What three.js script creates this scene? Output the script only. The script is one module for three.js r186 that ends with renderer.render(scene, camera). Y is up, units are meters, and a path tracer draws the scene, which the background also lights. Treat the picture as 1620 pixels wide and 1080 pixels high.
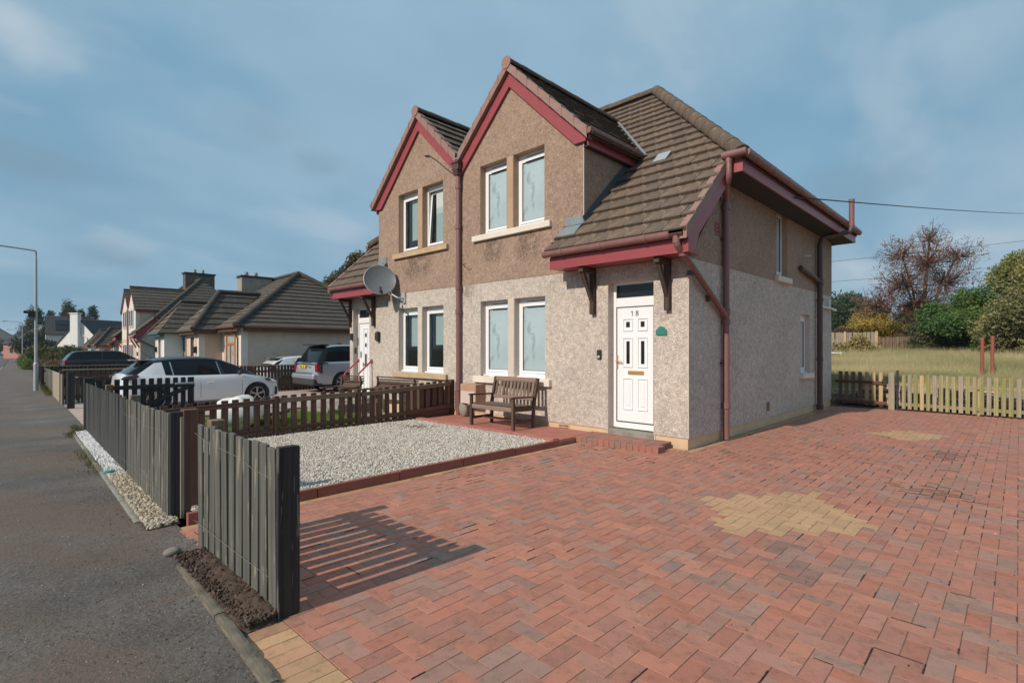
import * as THREE from 'three';
import { mergeGeometries, toCreasedNormals } from 'three/addons/utils/BufferGeometryUtils.js';
import { RoundedBoxGeometry } from 'three/addons/geometries/RoundedBoxGeometry.js';
import { FontLoader } from 'three/addons/loaders/FontLoader.js';
import { TextGeometry } from 'three/addons/geometries/TextGeometry.js';
import { Brush, Evaluator, SUBTRACTION } from 'three-bvh-csg';

// ---------- camera, sun, exposure ----------
// X runs from the street to the back gardens, -Z along the street into the distance, y up, metres
const W = 1620, Hh = 1080;
const scene = new THREE.Scene();
const camera = new THREE.PerspectiveCamera(65.96, W / Hh, 0.1, 6000);
camera.position.set(0, 1.45, 0);
camera.lookAt(Math.cos(0.7674) * 10, 1.45, -Math.sin(0.7674) * 10);
camera.setViewOffset(W, Hh, 0, -10.5, W, Hh);
const renderer = new THREE.WebGLRenderer({ antialias: true });
renderer.setSize(1024, 682);
renderer.toneMapping = THREE.LinearToneMapping;
renderer.toneMappingExposure = 1.25;
renderer.shadowMap.enabled = true;
const sun = new THREE.DirectionalLight(0xfff1e0, 3.25);
sun.position.set(-1.35 * 40 + 8, 0.918 * 40, -0.07 * 40 - 6);
sun.target.position.set(8, 0, -6);
sun.castShadow = true;
sun.shadow.mapSize.set(4096, 4096);
Object.assign(sun.shadow.camera, { left: -60, right: 60, top: 60, bottom: -60, near: 1, far: 260 });
scene.add(sun, sun.target);

// ---------- random, noise ----------
function mulberry(a) { return () => { a |= 0; a = a + 0x6D2B79F5 | 0; let t = Math.imul(a ^ a >>> 15, 1 | a); t = t + Math.imul(t ^ t >>> 7, 61 | t) ^ t; return ((t ^ t >>> 14) >>> 0) / 4294967296; }; }
const rnd = mulberry(77);
const R = (a, b) => a + (b - a) * rnd();
const lerp = (a, b, t) => a + (b - a) * t, clamp = (x, a = 0, b = 1) => Math.min(b, Math.max(a, x));
const sstep = (a, b, x) => { const t = clamp((x - a) / (b - a)); return t * t * (3 - 2 * t); };
function hash(x, y, s) { let h = Math.imul(x | 0, 374761393) + Math.imul(y | 0, 668265263) + Math.imul(s | 0, 2147483647 - 1234567); h = Math.imul(h ^ h >>> 13, 1274126177); return ((h ^ h >>> 16) >>> 0) / 4294967296; }
function vnoise(x, y, px, py, s) { // periodic value noise
  const xi = Math.floor(x), yi = Math.floor(y), fx = x - xi, fy = y - yi, u = fx * fx * (3 - 2 * fx), v = fy * fy * (3 - 2 * fy);
  const m = (a, p) => ((a % p) + p) % p, x0 = m(xi, px), x1 = m(xi + 1, px), y0 = m(yi, py), y1 = m(yi + 1, py);
  return lerp(lerp(hash(x0, y0, s), hash(x1, y0, s), u), lerp(hash(x0, y1, s), hash(x1, y1, s), u), v);
}
function fbm(u, v, px, py, o, s) { let a = 0, w = 0, k = 1; for (let i = 0; i < o; i++) { a += vnoise(u * px, v * py, px, py, s + i) * k; w += k; k *= 0.55; px *= 2; py *= 2; } return a / w; }

// ---------- sky: thin broken cloud over pale blue ----------
{
  const w = 1536, h = 768, d = new Float32Array(w * h * 4);
  // azimuth from +X towards -Z, elevation, widths, strength (+ white, - grey)
  const blobs = [[88, 23.5, 6, 3.2, .55], [70, 20.5, 7, 2.0, -.22], [64, 18, 4, 1.3, -.3], [86, 14.3, 6.5, 1.6, -.45], [82.6, 8.3, 3.4, 1.15, -.42], [81, 9.2, 3.4, .9, .38],
    [11, 14.5, 6, 3, -.3], [2.5, 8.0, 7, 2.4, .62], [9, 6.2, 5, 1.6, .5], [1, 23.5, 7, 4.5, .25], [60, 11, 6, 2, -.12], [-8, 12, 9, 4, .45], [-25, 10, 12, 5, .4], [120, 12, 14, 4, .4], [160, 14, 16, 5, .4], [200, 12, 14, 4, .35], [260, 15, 16, 6, .4], [310, 12, 14, 5, .4]];
  const P = (x, y, z, s) => { // 3d value noise
    const xi = Math.floor(x), yi = Math.floor(y), zi = Math.floor(z), f = t => t * t * (3 - 2 * t), fx = f(x - xi), fy = f(y - yi), fz = f(z - zi);
    const c = (i, j, k) => hash(xi + i + (zi + k) * 131, yi + j, s);
    return lerp(lerp(lerp(c(0, 0, 0), c(1, 0, 0), fx), lerp(c(0, 1, 0), c(1, 1, 0), fx), fy), lerp(lerp(c(0, 0, 1), c(1, 0, 1), fx), lerp(c(0, 1, 1), c(1, 1, 1), fx), fy), fz);
  };
  const F = (x, y, z, o, s) => { let a = 0, n = 0, k = 1; for (let i = 0; i < o; i++) { a += P(x, y, z, s + i * 7) * k; n += k; k *= .55; x *= 2.03; y *= 2.03; z *= 2.03; } return a / n; };
  for (let j = 0; j < h; j++) for (let i = 0; i < w; i++) {
    const el = ((j + .5) / h - .5) * Math.PI, ph = ((i + .5) / w - .5) * 2 * Math.PI;
    const x = Math.cos(el) * Math.cos(ph), z = Math.cos(el) * Math.sin(ph), y = Math.sin(el), e = el * 180 / Math.PI;
    let az = Math.atan2(-z, x) * 180 / Math.PI; if (az < -60) az += 360;
    const t = clamp(e / 90);
    // clear blue, then a veil, then clouds
    let c = [lerp(.19, .135, Math.sqrt(t)), lerp(.325, .28, Math.sqrt(t)), lerp(.43, .42, Math.sqrt(t))];
    const k = 1 / (Math.max(y, 0) + .35), cx = x * k, cz = z * k;
    const veil = sstep(.26, .58, F(cx * 1.5 + 3, 2.2, cz * 2.6 + 1, 5, 11)) * .92;
    const v2 = F(x * 9, y * 15, z * 9, 5, 31) - .5, v3 = F(x * 3.2 + 5, y * 7, z * 3.2, 4, 61) - .5;
    const vc = [.236, .364, .474];
    c = c.map((q, n) => lerp(q, vc[n], clamp(veil + v3 * .35)));
    let wh = 0, gr = 0;
    const n1 = F(x * 11 + 7, y * 24, z * 11 + 3, 6, 91), wx = v2 * 8 + v3 * 7, wy = v2 * 3.6 + v3 * 2.4;
    for (const b of blobs) { let da = az - b[0]; if (da > 180) da -= 360; if (da < -180) da += 360; const q = ((da + wx) / b[2]) ** 2 + ((e - b[1] + wy) / b[3]) ** 2; if (q > 6) continue; const m = Math.exp(-q * .8), k = .45 * m * m + .75 * m * sstep(.40, .64, m * .42 + n1 * .62 - .06); if (b[4] > 0) wh += b[4] * k; else gr -= b[4] * k; }
    const wisp = sstep(.52, .74, F(cx * 2.6 + 9, 5, cz * 5.2 + 4, 6, 121)); wh += wisp * .34; { const g = 1 + v3 * .10 + (n1 - .5) * .09; c = c.map(q => q * g); }
    c = c.map((q, n) => lerp(q, [.40, .475, .535][n], clamp(wh)));
    c = c.map((q, n) => lerp(q, [.165, .245, .32][n], clamp(gr)));
    const g = sstep(-.5, -6, e); c = c.map((q, n) => lerp(q, [.13, .125, .10][n], g));
    const p = (j * w + i) * 4; d[p] = c[0]; d[p + 1] = c[1]; d[p + 2] = c[2]; d[p + 3] = 1;
  }
  const sky = new THREE.DataTexture(d, w, h, THREE.RGBAFormat, THREE.FloatType);
  sky.mapping = THREE.EquirectangularReflectionMapping; sky.magFilter = sky.minFilter = THREE.LinearFilter; sky.wrapS = THREE.RepeatWrapping; sky.needsUpdate = true;
  scene.background = sky; scene.environment = sky;
}

// ---------- textures ----------
const toS = c => c <= .0031308 ? 12.92 * c : 1.055 * Math.pow(c, 1 / 2.4) - .055;
function texture(w, h, sizeX, sizeY, fill, srgb = true) { // fill(data(i -> linear 0..1)) ; tiles every sizeX x sizeY metres
  const f = new Float32Array(w * h * 3); fill(f, w, h);
  const d = new Uint8Array(w * h * 4);
  for (let i = 0; i < w * h; i++) { for (let k = 0; k < 3; k++) { const c = clamp(f[i * 3 + k]); d[i * 4 + k] = Math.round(255 * (srgb ? toS(c) : c)); } d[i * 4 + 3] = 255; }
  const t = new THREE.DataTexture(d, w, h); t.wrapS = t.wrapT = THREE.RepeatWrapping; t.magFilter = THREE.LinearFilter; t.minFilter = THREE.LinearMipmapLinearFilter; t.generateMipmaps = true;
  if (srgb) t.colorSpace = THREE.SRGBColorSpace; t.repeat.set(1 / sizeX, 1 / sizeY); t.needsUpdate = true; return t;
}
const each = fn => (f, w, h) => { for (let j = 0; j < h; j++) for (let i = 0; i < w; i++) { const c = fn((i + .5) / w, (j + .5) / h), p = (j * w + i) * 3; f[p] = c[0]; f[p + 1] = c[1]; f[p + 2] = c[2]; } };
const mix3 = (a, b, t) => [lerp(a[0], b[0], t), lerp(a[1], b[1], t), lerp(a[2], b[2], t)];
// roughcast: thrown pebbles in a cement coat; colour and relief from the same stones
function roughcast(size, metres, pal, mortar, seed, patch) {
  const rr = mulberry(seed), hgt = new Float32Array(size * size * 3), px = size / metres;
  const col = texture(size, size, metres, metres, (f) => {
    for (let j = 0; j < size; j++) for (let i = 0; i < size; i++) { const n = fbm(i / size, j / size, 40, 40, 2, seed), p = (j * size + i) * 3; for (let k = 0; k < 3; k++) { f[p + k] = mortar[k] * (.75 + .5 * n); hgt[p + k] = .25 * n; } }
    const N = Math.round(metres * metres * 9000);
    for (let q = 0; q < N; q++) {
      const cx = rr() * size, cy = rr() * size, r = (.0035 + .0055 * rr() * rr()) * px * (rr() < .12 ? 1.7 : 1), an = rr() * 3.14, st = .65 + .35 * rr(), ca = Math.cos(an), sa = Math.sin(an);
      let c = pal[Math.floor(rr() * pal.length)]; const v = .88 + .24 * rr(); const hh = .45 + .55 * rr();
      const r0 = Math.ceil(r);
      for (let y = -r0; y <= r0; y++) for (let x = -r0; x <= r0; x++) {
        const a = (x * ca + y * sa) / r, b = (y * ca - x * sa) / (r * st), d2 = a * a + b * b; if (d2 > 1) continue;
        const p = ((((cy + y) | 0) + size) % size * size + (((cx + x) | 0) + size) % size) * 3, hz = .2 + hh * Math.sqrt(1 - d2 * .95);
        if (hz < hgt[p]) continue; hgt[p] = hgt[p + 1] = hgt[p + 2] = hz; for (let k = 0; k < 3; k++) f[p + k] = c[k] * v;
      }
    }
    for (let j = 0; j < size; j++) for (let i = 0; i < size; i++) { const m = fbm(i / size, j / size, 3, 3, 4, seed + 50), m2 = fbm(i / size, j / size, 60, 60, 2, seed + 90), p = (j * size + i) * 3; const a = 1 + (m - .5) * patch + (m2 - .5) * .4; for (let k = 0; k < 3; k++) f[p + k] *= a; }
  });
  const bump = texture(size, size, metres, metres, f => f.set(hgt), false);
  return { map: col, bumpMap: bump, bumpScale: .006, roughness: .95 };
}
const std = o => new THREE.MeshStandardMaterial({ side: THREE.DoubleSide, roughness: .85, ...o });
const lin = (r, g, b) => new THREE.Color().setRGB(r, g, b);
const MT = {};
MT.dashCream = std({ color: lin(.95, .97, 1.0), ...roughcast(2048, 2.6, [[.66, .565, .475], [.70, .605, .515], [.61, .51, .42], [.53, .43, .345], [.40, .325, .27], [.66, .565, .485], [.73, .655, .575], [.68, .59, .50]], [.52, .44, .37], 5, .2) });
MT.dashBrown = std(roughcast(1536, 2.3, [[.415, .28, .205], [.385, .255, .188], [.45, .308, .23], [.33, .222, .168], [.235, .17, .14], [.48, .352, .272], [.41, .278, .206]], [.33, .225, .168], 9, .3));
const grainy = (c, amp, sc, seed, o = {}) => std({ map: texture(512, 512, sc, sc, each((u, v) => { const n = fbm(u, v, 6, 6, 6, seed), f = hash(u * 512, v * 512, seed); const k = 1 + (n - .5) * amp * 2 + (f - .5) * amp * .7; return c.map(q => q * k); })), ...o });
MT.plinth = grainy([.60, .43, .27], .16, 1.4, 20);
MT.margin = grainy([.56, .48, .42], .1, 1.2, 21);
MT.marginBrown = grainy([.42, .28, .185], .14, 1.2, 22);
MT.sillCream = grainy([.70, .62, .53], .1, 1.1, 23);
MT.sillTan = grainy([.47, .345, .205], .25, .9, 24);
MT.upvc = std({ color: lin(.80, .81, .82), roughness: .35 });
MT.upvcGrey = std({ color: lin(.45, .46, .47), roughness: .5 });
MT.gasket = std({ color: lin(.05, .05, .05), roughness: .7 });
MT.fascia = grainy([.30, .056, .062], .1, .8, 25, { roughness: .38 });
MT.pipe = grainy([.215, .102, .094], .18, .5, 26, { roughness: .42 });
MT.pipeDark = grainy([.085, .045, .045], .2, .5, 27, { roughness: .5 });
MT.black = std({ color: lin(.018, .018, .02), roughness: .55 });
MT.dark = std({ color: lin(.035, .034, .034), roughness: .8 });
MT.leadDark = grainy([.06, .072, .085], .3, .5, 128, { roughness: .7 });
MT.edgeOld = grainy([.150, .130, .098], .75, .5, 129, { roughness: 1 });
MT.lead = grainy([.21, .245, .27], .2, .6, 28, { roughness: .6, metalness: .15 });
MT.verge = grainy([.285, .165, .135], .14, .5, 29, { roughness: .6 });
MT.steel = std({ color: lin(.42, .44, .46), roughness: .4, metalness: .7 });
MT.wire = std({ color: lin(.20, .20, .19), roughness: .6 });
MT.galv = grainy([.40, .42, .44], .12, .7, 30, { roughness: .5, metalness: .25 });
MT.brass = std({ color: lin(.62, .40, .14), roughness: .35, metalness: .6 });
MT.glassDark = new THREE.MeshPhysicalMaterial({ color: lin(.012, .015, .017), roughness: .06, side: THREE.DoubleSide });
MT.glass = new THREE.MeshPhysicalMaterial({ color: lin(.86, .9, .9), transmission: 1, thickness: 0, roughness: .02, ior: 1.5, side: THREE.DoubleSide });
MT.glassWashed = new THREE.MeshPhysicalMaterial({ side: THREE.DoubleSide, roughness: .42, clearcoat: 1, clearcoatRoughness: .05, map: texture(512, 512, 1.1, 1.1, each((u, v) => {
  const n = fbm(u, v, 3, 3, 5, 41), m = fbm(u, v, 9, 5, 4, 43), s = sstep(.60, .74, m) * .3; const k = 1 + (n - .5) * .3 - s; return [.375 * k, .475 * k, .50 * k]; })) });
MT.room = std({ color: lin(.05, .045, .04), roughness: 1 });
MT.blind = std({ color: lin(.50, .55, .54), roughness: .9 });
MT.blue = std({ color: lin(.04, .13, .30), roughness: .9 });
// wood: streaks run along v
function wood(c1, c2, seed, o = {}, amp = 1, extra) {
  const w = 512, h = 512;
  const t = each((u, v) => { const g = fbm(u, v, 26, 1, 5, seed), b = fbm(u, v, 5, 2, 4, seed + 7), k = fbm(u, v, 90, 4, 2, seed + 3); let c = mix3(c1, c2, clamp((g - .5) * 2.2 * amp + .5)); const m = 1 + (b - .5) * .6 * amp + (k - .5) * .45 * amp; c = c.map(q => q * m); return extra ? extra(c, u, v) : c; });
  const bm = each((u, v) => { const g = fbm(u, v, 60, 2, 4, seed + 3); return [g, g, g]; });
  return std({ map: texture(w, h, .42, .85, t), bumpMap: texture(256, 256, .42, .85, bm, false), bumpScale: .0025, ...o });
}
MT.woodGrey = wood([.080, .080, .068], [.122, .120, .102], 51, {}, 1, (c, u, v) => { const n = fbm(u, v, 12, 3, 4, 58); return n > .67 ? mix3(c, [.28, .23, .175], sstep(.67, .71, n) * .8) : c; });
MT.woodBlack = wood([.013, .013, .014], [.032, .031, .031], 52, { roughness: .7 }, 1);
MT.woodBlackWorn = wood([.012, .011, .011], [.030, .026, .024], 53, { roughness: .75 }, 1, (c, u, v) => { const n = fbm(u, v, 20, 3, 4, 59); return n > .63 ? mix3(c, [.16, .125, .10], sstep(.63, .70, n)) : c; });
MT.woodCharcoal = wood([.034, .035, .035], [.06, .06, .058], 54);
MT.woodBrown = wood([.075, .032, .020], [.15, .068, .042], 55, { roughness: .7 }, 1);
MT.woodBrownWorn = wood([.13, .085, .055], [.20, .14, .095], 56);
MT.woodBench = wood([.15, .09, .066], [.27, .185, .145], 57);
MT.woodDarkBench = wood([.062, .036, .026], [.118, .072, .052], 63);
MT.woodGreen = wood([.225, .205, .105], [.33, .29, .16], 64, {}, 1, (c, u, v) => { const n = fbm(u, v, 3, 3, 4, 66); return mix3(c, [.22, .235, .06], sstep(.42, .66, n) * .75); });
MT.woodFresh = wood([.38, .275, .15], [.47, .35, .20], 67);
MT.woodPale = wood([.235, .20, .15], [.34, .29, .22], 68);
MT.bracket = wood([.045, .028, .02], [.085, .055, .042], 69);
MT.rust = std({ color: lin(.30, .085, .055), roughness: .8 });
const vc = o => std({ vertexColors: true, ...o });
const grit = (amp, metres, seed) => texture(1024, 1024, metres, metres, each((u, v) => { const f = hash(u * 1024, v * 1024, seed), n = fbm(u, v, 30, 30, 4, seed + 1), m = fbm(u, v, 190, 190, 2, seed + 5), g = sstep(.46, .62, fbm(u, v, 14, 14, 5, seed + 9)), w = sstep(.70, .78, fbm(u, v, 70, 70, 2, seed + 13)); const k = (1 - amp * .5 + amp * (f * .35 + n * .75 + m * .3 - .2)) * 1.0; return [k * (1 - .07 * g) + w * .04, k * (1 + .012 * g) + w * .035, k * (1 + .02 * g) + w * .03]; }));
const gritBump = (metres, seed) => texture(512, 512, metres, metres, each((u, v) => { const n = fbm(u, v, 90, 90, 3, seed), q = hash(u * 512, v * 512, seed); const k = n * .7 + q * .3; return [k, k, k]; }), false);
MT.paver = vc({ map: grit(.95, 1.3, 71), bumpMap: gritBump(.5, 72), bumpScale: .0016, roughness: .92 });
MT.tile = vc({ map: texture(512, 512, 1.3, 1.3, each((u, v) => { const n = fbm(u, v, 5, 5, 5, 75), f = fbm(u, v, 64, 64, 3, 76), l = fbm(u, v, 22, 22, 3, 77); let c = [.8 + n * .45, .8 + n * .42, .8 + n * .36]; c = c.map(q => q * (.62 + .72 * f)); if (l > .70) c = mix3(c, [1.9, 1.95, 1.8], sstep(.70, .76, l) * .8); return c.map(q => q * .5); })), bumpMap: gritBump(.9, 78), bumpScale: .004, roughness: .95 });
MT.stone = std({ roughness: .9 });
MT.leaf = std({ roughness: .65 });
MT.sand = grainy([.105, .075, .055], .5, .6, 80);
MT.joint = grainy([.17, .095, .072], .5, .4, 81);
MT.slabRed = grainy([.40, .155, .118], .24, .9, 82, { bumpMap: gritBump(.6, 83), bumpScale: .002 });
MT.edgingRed = grainy([.26, .085, .062], .2, .7, 84);
MT.soil = grainy([.075, .048, .034], .6, .5, 85, { roughness: 1 });
MT.concrete = grainy([.25, .235, .20], .35, .7, 86, { bumpMap: gritBump(.5, 87), bumpScale: .003 });
MT.concretePink = grainy([.42, .32, .28], .25, 1.1, 88);
MT.tarmac = std({ roughness: .93, map: texture(2048, 2048, 4, 4, (f, w, h) => {
  const r2 = mulberry(91);
  each((u, v) => { const n = fbm(u, v, 7, 7, 6, 92), m = fbm(u, v, 3, 3, 5, 93), g = hash(u * w, v * h, 94), g2 = fbm(u, v, 300, 300, 2, 95), e = fbm(u, v, 5, 9, 6, 96); let k = .112 * (.55 + n * .75) * (.38 + g * .5 + g2 * .95); let c = [k * 1.10, k * .97, k * .86]; c = mix3(c, [.15, .102, .072], sstep(.44, .66, m) * .62 * (.4 + 1.2 * g2)); if (e > .60) c = mix3(c, [.15, .10, .068], sstep(.58, .72, e) * .6 * g2 * 1.6); return c; })(f, w, h);
  for (let q = 0; q < 15000; q++) { const x = r2() * w | 0, y = r2() * h | 0, s = r2() < .12 ? 3 : r2() < .5 ? 2 : 1, v = .14 + r2() * .2; for (let j = 0; j < s; j++) for (let i = 0; i < s; i++) { const p = (((y + j) % h) * w + (x + i) % w) * 3; f[p] = v; f[p + 1] = v * .93; f[p + 2] = v * .85; } }
}), bumpMap: texture(1024, 1024, 1.3, 1.3, each((u, v) => { const n = fbm(u, v, 120, 120, 2, 97), q = hash(u * 1024, v * 1024, 98), e = fbm(u, v, 8, 8, 4, 99); const k = n * .5 + q * .35 + e * .3; return [k, k, k]; }), false), bumpScale: .007 });
MT.road = std({ roughness: .9, map: texture(512, 512, 2, 2, each((u, v) => { const n = fbm(u, v, 5, 5, 5, 101), g = hash(u * 512, v * 512, 102); const k = .10 * (.7 + .5 * n) * (.75 + .5 * g); return [k, k, k * 1.02]; })) });
MT.grassBase = grainy([.085, .115, .035], .5, 1.3, 103, { roughness: 1 });
MT.meadowBase = grainy([.32, .27, .145], .45, 2.1, 104, { roughness: 1 });
MT.farLand = grainy([.085, .10, .045], .5, 9, 105, { roughness: 1 });
MT.render = grainy([.52, .425, .35], .14, 1.3, 106, { bumpMap: gritBump(.5, 107), bumpScale: .004 });
MT.renderPale = grainy([.66, .60, .55], .1, 1.5, 108);
MT.renderPink = grainy([.60, .43, .33], .12, 1.3, 109);
MT.renderWhite = grainy([.72, .71, .69], .08, 1.5, 110);
MT.slateDark = std({ roughness: .8, map: texture(256, 256, .9, .9, each((u, v) => { const n = fbm(u, v, 6, 6, 4, 111); const k = .034 * (.6 + .8 * n); return [k, k, k * 1.1]; })) });
MT.salmon = std({ color: lin(.42, .18, .135), roughness: .5 });
MT.orangeWood = std({ color: lin(.42, .155, .05), roughness: .5 });
MT.teal = std({ color: lin(.055, .12, .13), roughness: .5 });
MT.card = grainy([.42, .25, .17], .2, .5, 112);

// ---------- builders ----------
const used = {};
const numbered = n => { const k = used[n] = (used[n] ?? -1) + 1; return k ? `${n}_${String(k).padStart(3, '0')}` : n; };
const finishMesh = m => { m.castShadow = m.receiveShadow = true; return m; };
function planar(g, grain) { // uv in metres from the way each face points; grain: axis that v follows
  if (g.index) g = g.toNonIndexed();
  const p = g.attributes.position, n = p.count, uv = new Float32Array(n * 2), a = new THREE.Vector3(), b = new THREE.Vector3(), c = new THREE.Vector3(), ou = R(0, 3), ov = R(0, 3);
  for (let i = 0; i < n; i += 3) {
    a.fromBufferAttribute(p, i); b.fromBufferAttribute(p, i + 1); c.fromBufferAttribute(p, i + 2);
    const nn = b.clone().sub(a).cross(c.clone().sub(a)), ax = Math.abs(nn.x), ay = Math.abs(nn.y), az = Math.abs(nn.z);
    const d = ax >= ay && ax >= az ? 0 : ay >= az ? 1 : 2, o = [0, 1, 2].filter(k => k !== d);
    let iu = d === 0 ? 2 : 0, iv = d === 1 ? 2 : 1;
    if (grain !== undefined) { if (d === grain) { iu = o[0]; iv = o[1]; } else { iv = grain; iu = o.find(k => k !== grain); } }
    [a, b, c].forEach((q, k) => { uv[(i + k) * 2] = q.getComponent(iu) + (grain !== undefined ? ou : 0); uv[(i + k) * 2 + 1] = q.getComponent(iv) + (grain !== undefined ? ov : 0); });
  }
  g.setAttribute('uv', new THREE.BufferAttribute(uv, 2)); return g;
}
const bake = (g, M) => { g.applyMatrix4(M); if (M.determinant() < 0) for (const a of Object.values(g.attributes)) for (let i = 0; i < a.count; i += 3) for (let k = 0; k < a.itemSize; k++) { const p = (i + 1) * a.itemSize + k, q = (i + 2) * a.itemSize + k, t = a.array[p]; a.array[p] = a.array[q]; a.array[q] = t; } return g; };
const strip = g => { if (g.index) g = g.toNonIndexed(); for (const k of Object.keys(g.attributes)) if (!['position', 'normal', 'uv'].includes(k)) g.deleteAttribute(k); return g; };
const merge = gs => mergeGeometries(gs.map(strip), false);
function bx(x0, x1, y0, y1, z0, z1, grain, c = 0) { // box between corners, c = chamfer
  const w = Math.abs(x1 - x0), h = Math.abs(y1 - y0), d = Math.abs(z1 - z0);
  const g = c ? new RoundedBoxGeometry(w, h, d, 1, Math.min(c, w * .45, h * .45, d * .45)) : new THREE.BoxGeometry(w, h, d);
  g.translate((x0 + x1) / 2, (y0 + y1) / 2, (z0 + z1) / 2); return planar(g, grain);
}
const V = (x, y, z) => new THREE.Vector3(x, y, z);
function rod(a, b, r, seg = 10, r2 = r) { // round bar between two points
  a = V(...a); b = V(...b); const d = b.clone().sub(a), g = new THREE.CylinderGeometry(r2, r, d.length(), seg, 1);
  g.applyQuaternion(new THREE.Quaternion().setFromUnitVectors(V(0, 1, 0), d.clone().normalize())); g.translate(...a.clone().add(b).multiplyScalar(.5).toArray()); return strip(g);
}
function bar(a, b, w, h, grainy_ = true, up = V(0, 1, 0)) { // square bar between two points
  a = V(...a); b = V(...b); const d = b.clone().sub(a), L = d.length(), z = d.normalize(), x = up.clone().cross(z).normalize(), y = z.clone().cross(x);
  const g = planar(new RoundedBoxGeometry(w, h, L, 1, Math.min(.004, w * .3, h * .3)), grainy_ ? 2 : undefined);
  g.applyMatrix4(new THREE.Matrix4().makeBasis(x, y, z).setPosition(a.add(b).multiplyScalar(.5))); return g;
}
function roughBar(a, b, w, h, amp = .003) { // worn concrete length with chipped, uneven edges
  a = V(...a); b = V(...b); const d = b.clone().sub(a), L = d.length(), z = d.normalize(), x = V(0, 1, 0).cross(z).normalize(), y = z.clone().cross(x), g0 = new THREE.BoxGeometry(w, h, L, 3, 3, 22), p = g0.attributes.position, o = R(0, 50);
  for (let i = 0; i < p.count; i++) { const px = p.getX(i), py = p.getY(i), pz = p.getZ(i), ex = Math.abs(px) > w * .4 && py > h * .4 ? 1 : .4, n = k => vnoise(pz * 28 + o + 40, px * 40 + py * 30 + k + 40, 4096, 4096, 17 + k) - .5; p.setXYZ(i, px * (ex === 1 ? .93 : 1) + n(1) * amp * 2 * ex, py + n(2) * amp * 2.4 * ex - (ex === 1 ? .004 : 0), pz); }
  const g = planar(g0); g.computeVertexNormals(); g.applyMatrix4(new THREE.Matrix4().makeBasis(x, y, z).setPosition(a.add(b).multiplyScalar(.5))); return g;
}
function pipe(pts, r, seg = 10, smooth = false, n = 24) {
  const v = pts.map(p => V(...p)); let c;
  if (smooth) c = new THREE.CatmullRomCurve3(v, false, 'catmullrom', .3); else { c = new THREE.CurvePath(); for (let i = 0; i + 1 < v.length; i++) c.add(new THREE.LineCurve3(v[i], v[i + 1])); }
  return strip(new THREE.TubeGeometry(c, smooth ? n : (v.length - 1) * 6, r, seg, false));
}
function prism(pts, depth, holes = []) { // outline in xy pushed along +z; uv = metres
  const s = new THREE.Shape(pts.map(p => new THREE.Vector2(...p))); for (const h of holes) s.holes.push(new THREE.Path(h.map(p => new THREE.Vector2(...p))));
  return planar(new THREE.ExtrudeGeometry(s, { depth, bevelEnabled: false }));
}
const rect = (a, b, c, d) => [[a, c], [b, c], [b, d], [a, d]];
const faceWest = g => g.applyMatrix4(new THREE.Matrix4().makeRotationY(-Math.PI / 2)); // (x,y,z) -> world (-z, y, x): front face looks to the street
const paint = (g, c) => { const n = g.attributes.position.count, a = new Float32Array(n * 3); for (let i = 0; i < n; i++) { a[i * 3] = c[0]; a[i * 3 + 1] = c[1]; a[i * 3 + 2] = c[2]; } g.setAttribute('color', new THREE.BufferAttribute(a, 3)); return g; };
const mergeC = gs => mergeGeometries(gs.map(g => g.index ? g.toNonIndexed() : g), false);
function part(name, g, mat, parent, label) { const m = finishMesh(new THREE.Mesh(Array.isArray(g) ? merge(g) : g, mat)); m.name = name; if (label) m.userData.label = label; parent.add(m); return m; }
function thing(name, label, category, group) { const o = new THREE.Group(); o.name = numbered(name); o.userData = { label, category }; if (group) o.userData.group = group; scene.add(o); return o; }
function rebase(o, x, y, z) { o.position.set(x, y, z); for (const c of o.children) c.position.sub(o.position); return o; } // parts were written in world coordinates
function solo(name, g, mat, label, category, group) { const m = part(numbered(name), g, mat, scene); m.userData = { label, category }; if (group) m.userData.group = group; const b = (m.geometry.computeBoundingBox(), m.geometry.boundingBox), c = b.getCenter(V(0, 0, 0)); m.geometry.translate(-c.x, -b.min.y, -c.z); m.position.set(c.x, b.min.y, c.z); return m; }
function struct(name, g, mat) { const m = part(numbered(name), g, mat, scene); m.userData.kind = 'structure'; return m; }
function stuff(name, geo, mat, list, parent, label, category) { // list of [matrix, colour]
  const m = new THREE.InstancedMesh(geo, mat, list.length); finishMesh(m); const c = new THREE.Color();
  list.forEach(([mx, col], i) => { m.setMatrixAt(i, mx); if (col) m.setColorAt(i, c.setRGB(...col)); });
  m.name = parent === scene ? numbered(name) : name; m.userData.kind = 'stuff'; if (label) m.userData.label = label; if (category) m.userData.category = category; parent.add(m); return m;
}
const _q = new THREE.Quaternion(), _e = new THREE.Euler();
const xf = (p, e, s) => new THREE.Matrix4().compose(V(...p), _q.setFromEuler(_e.set(...e)).clone(), typeof s === 'number' ? V(s, s, s) : V(...s));

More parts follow.
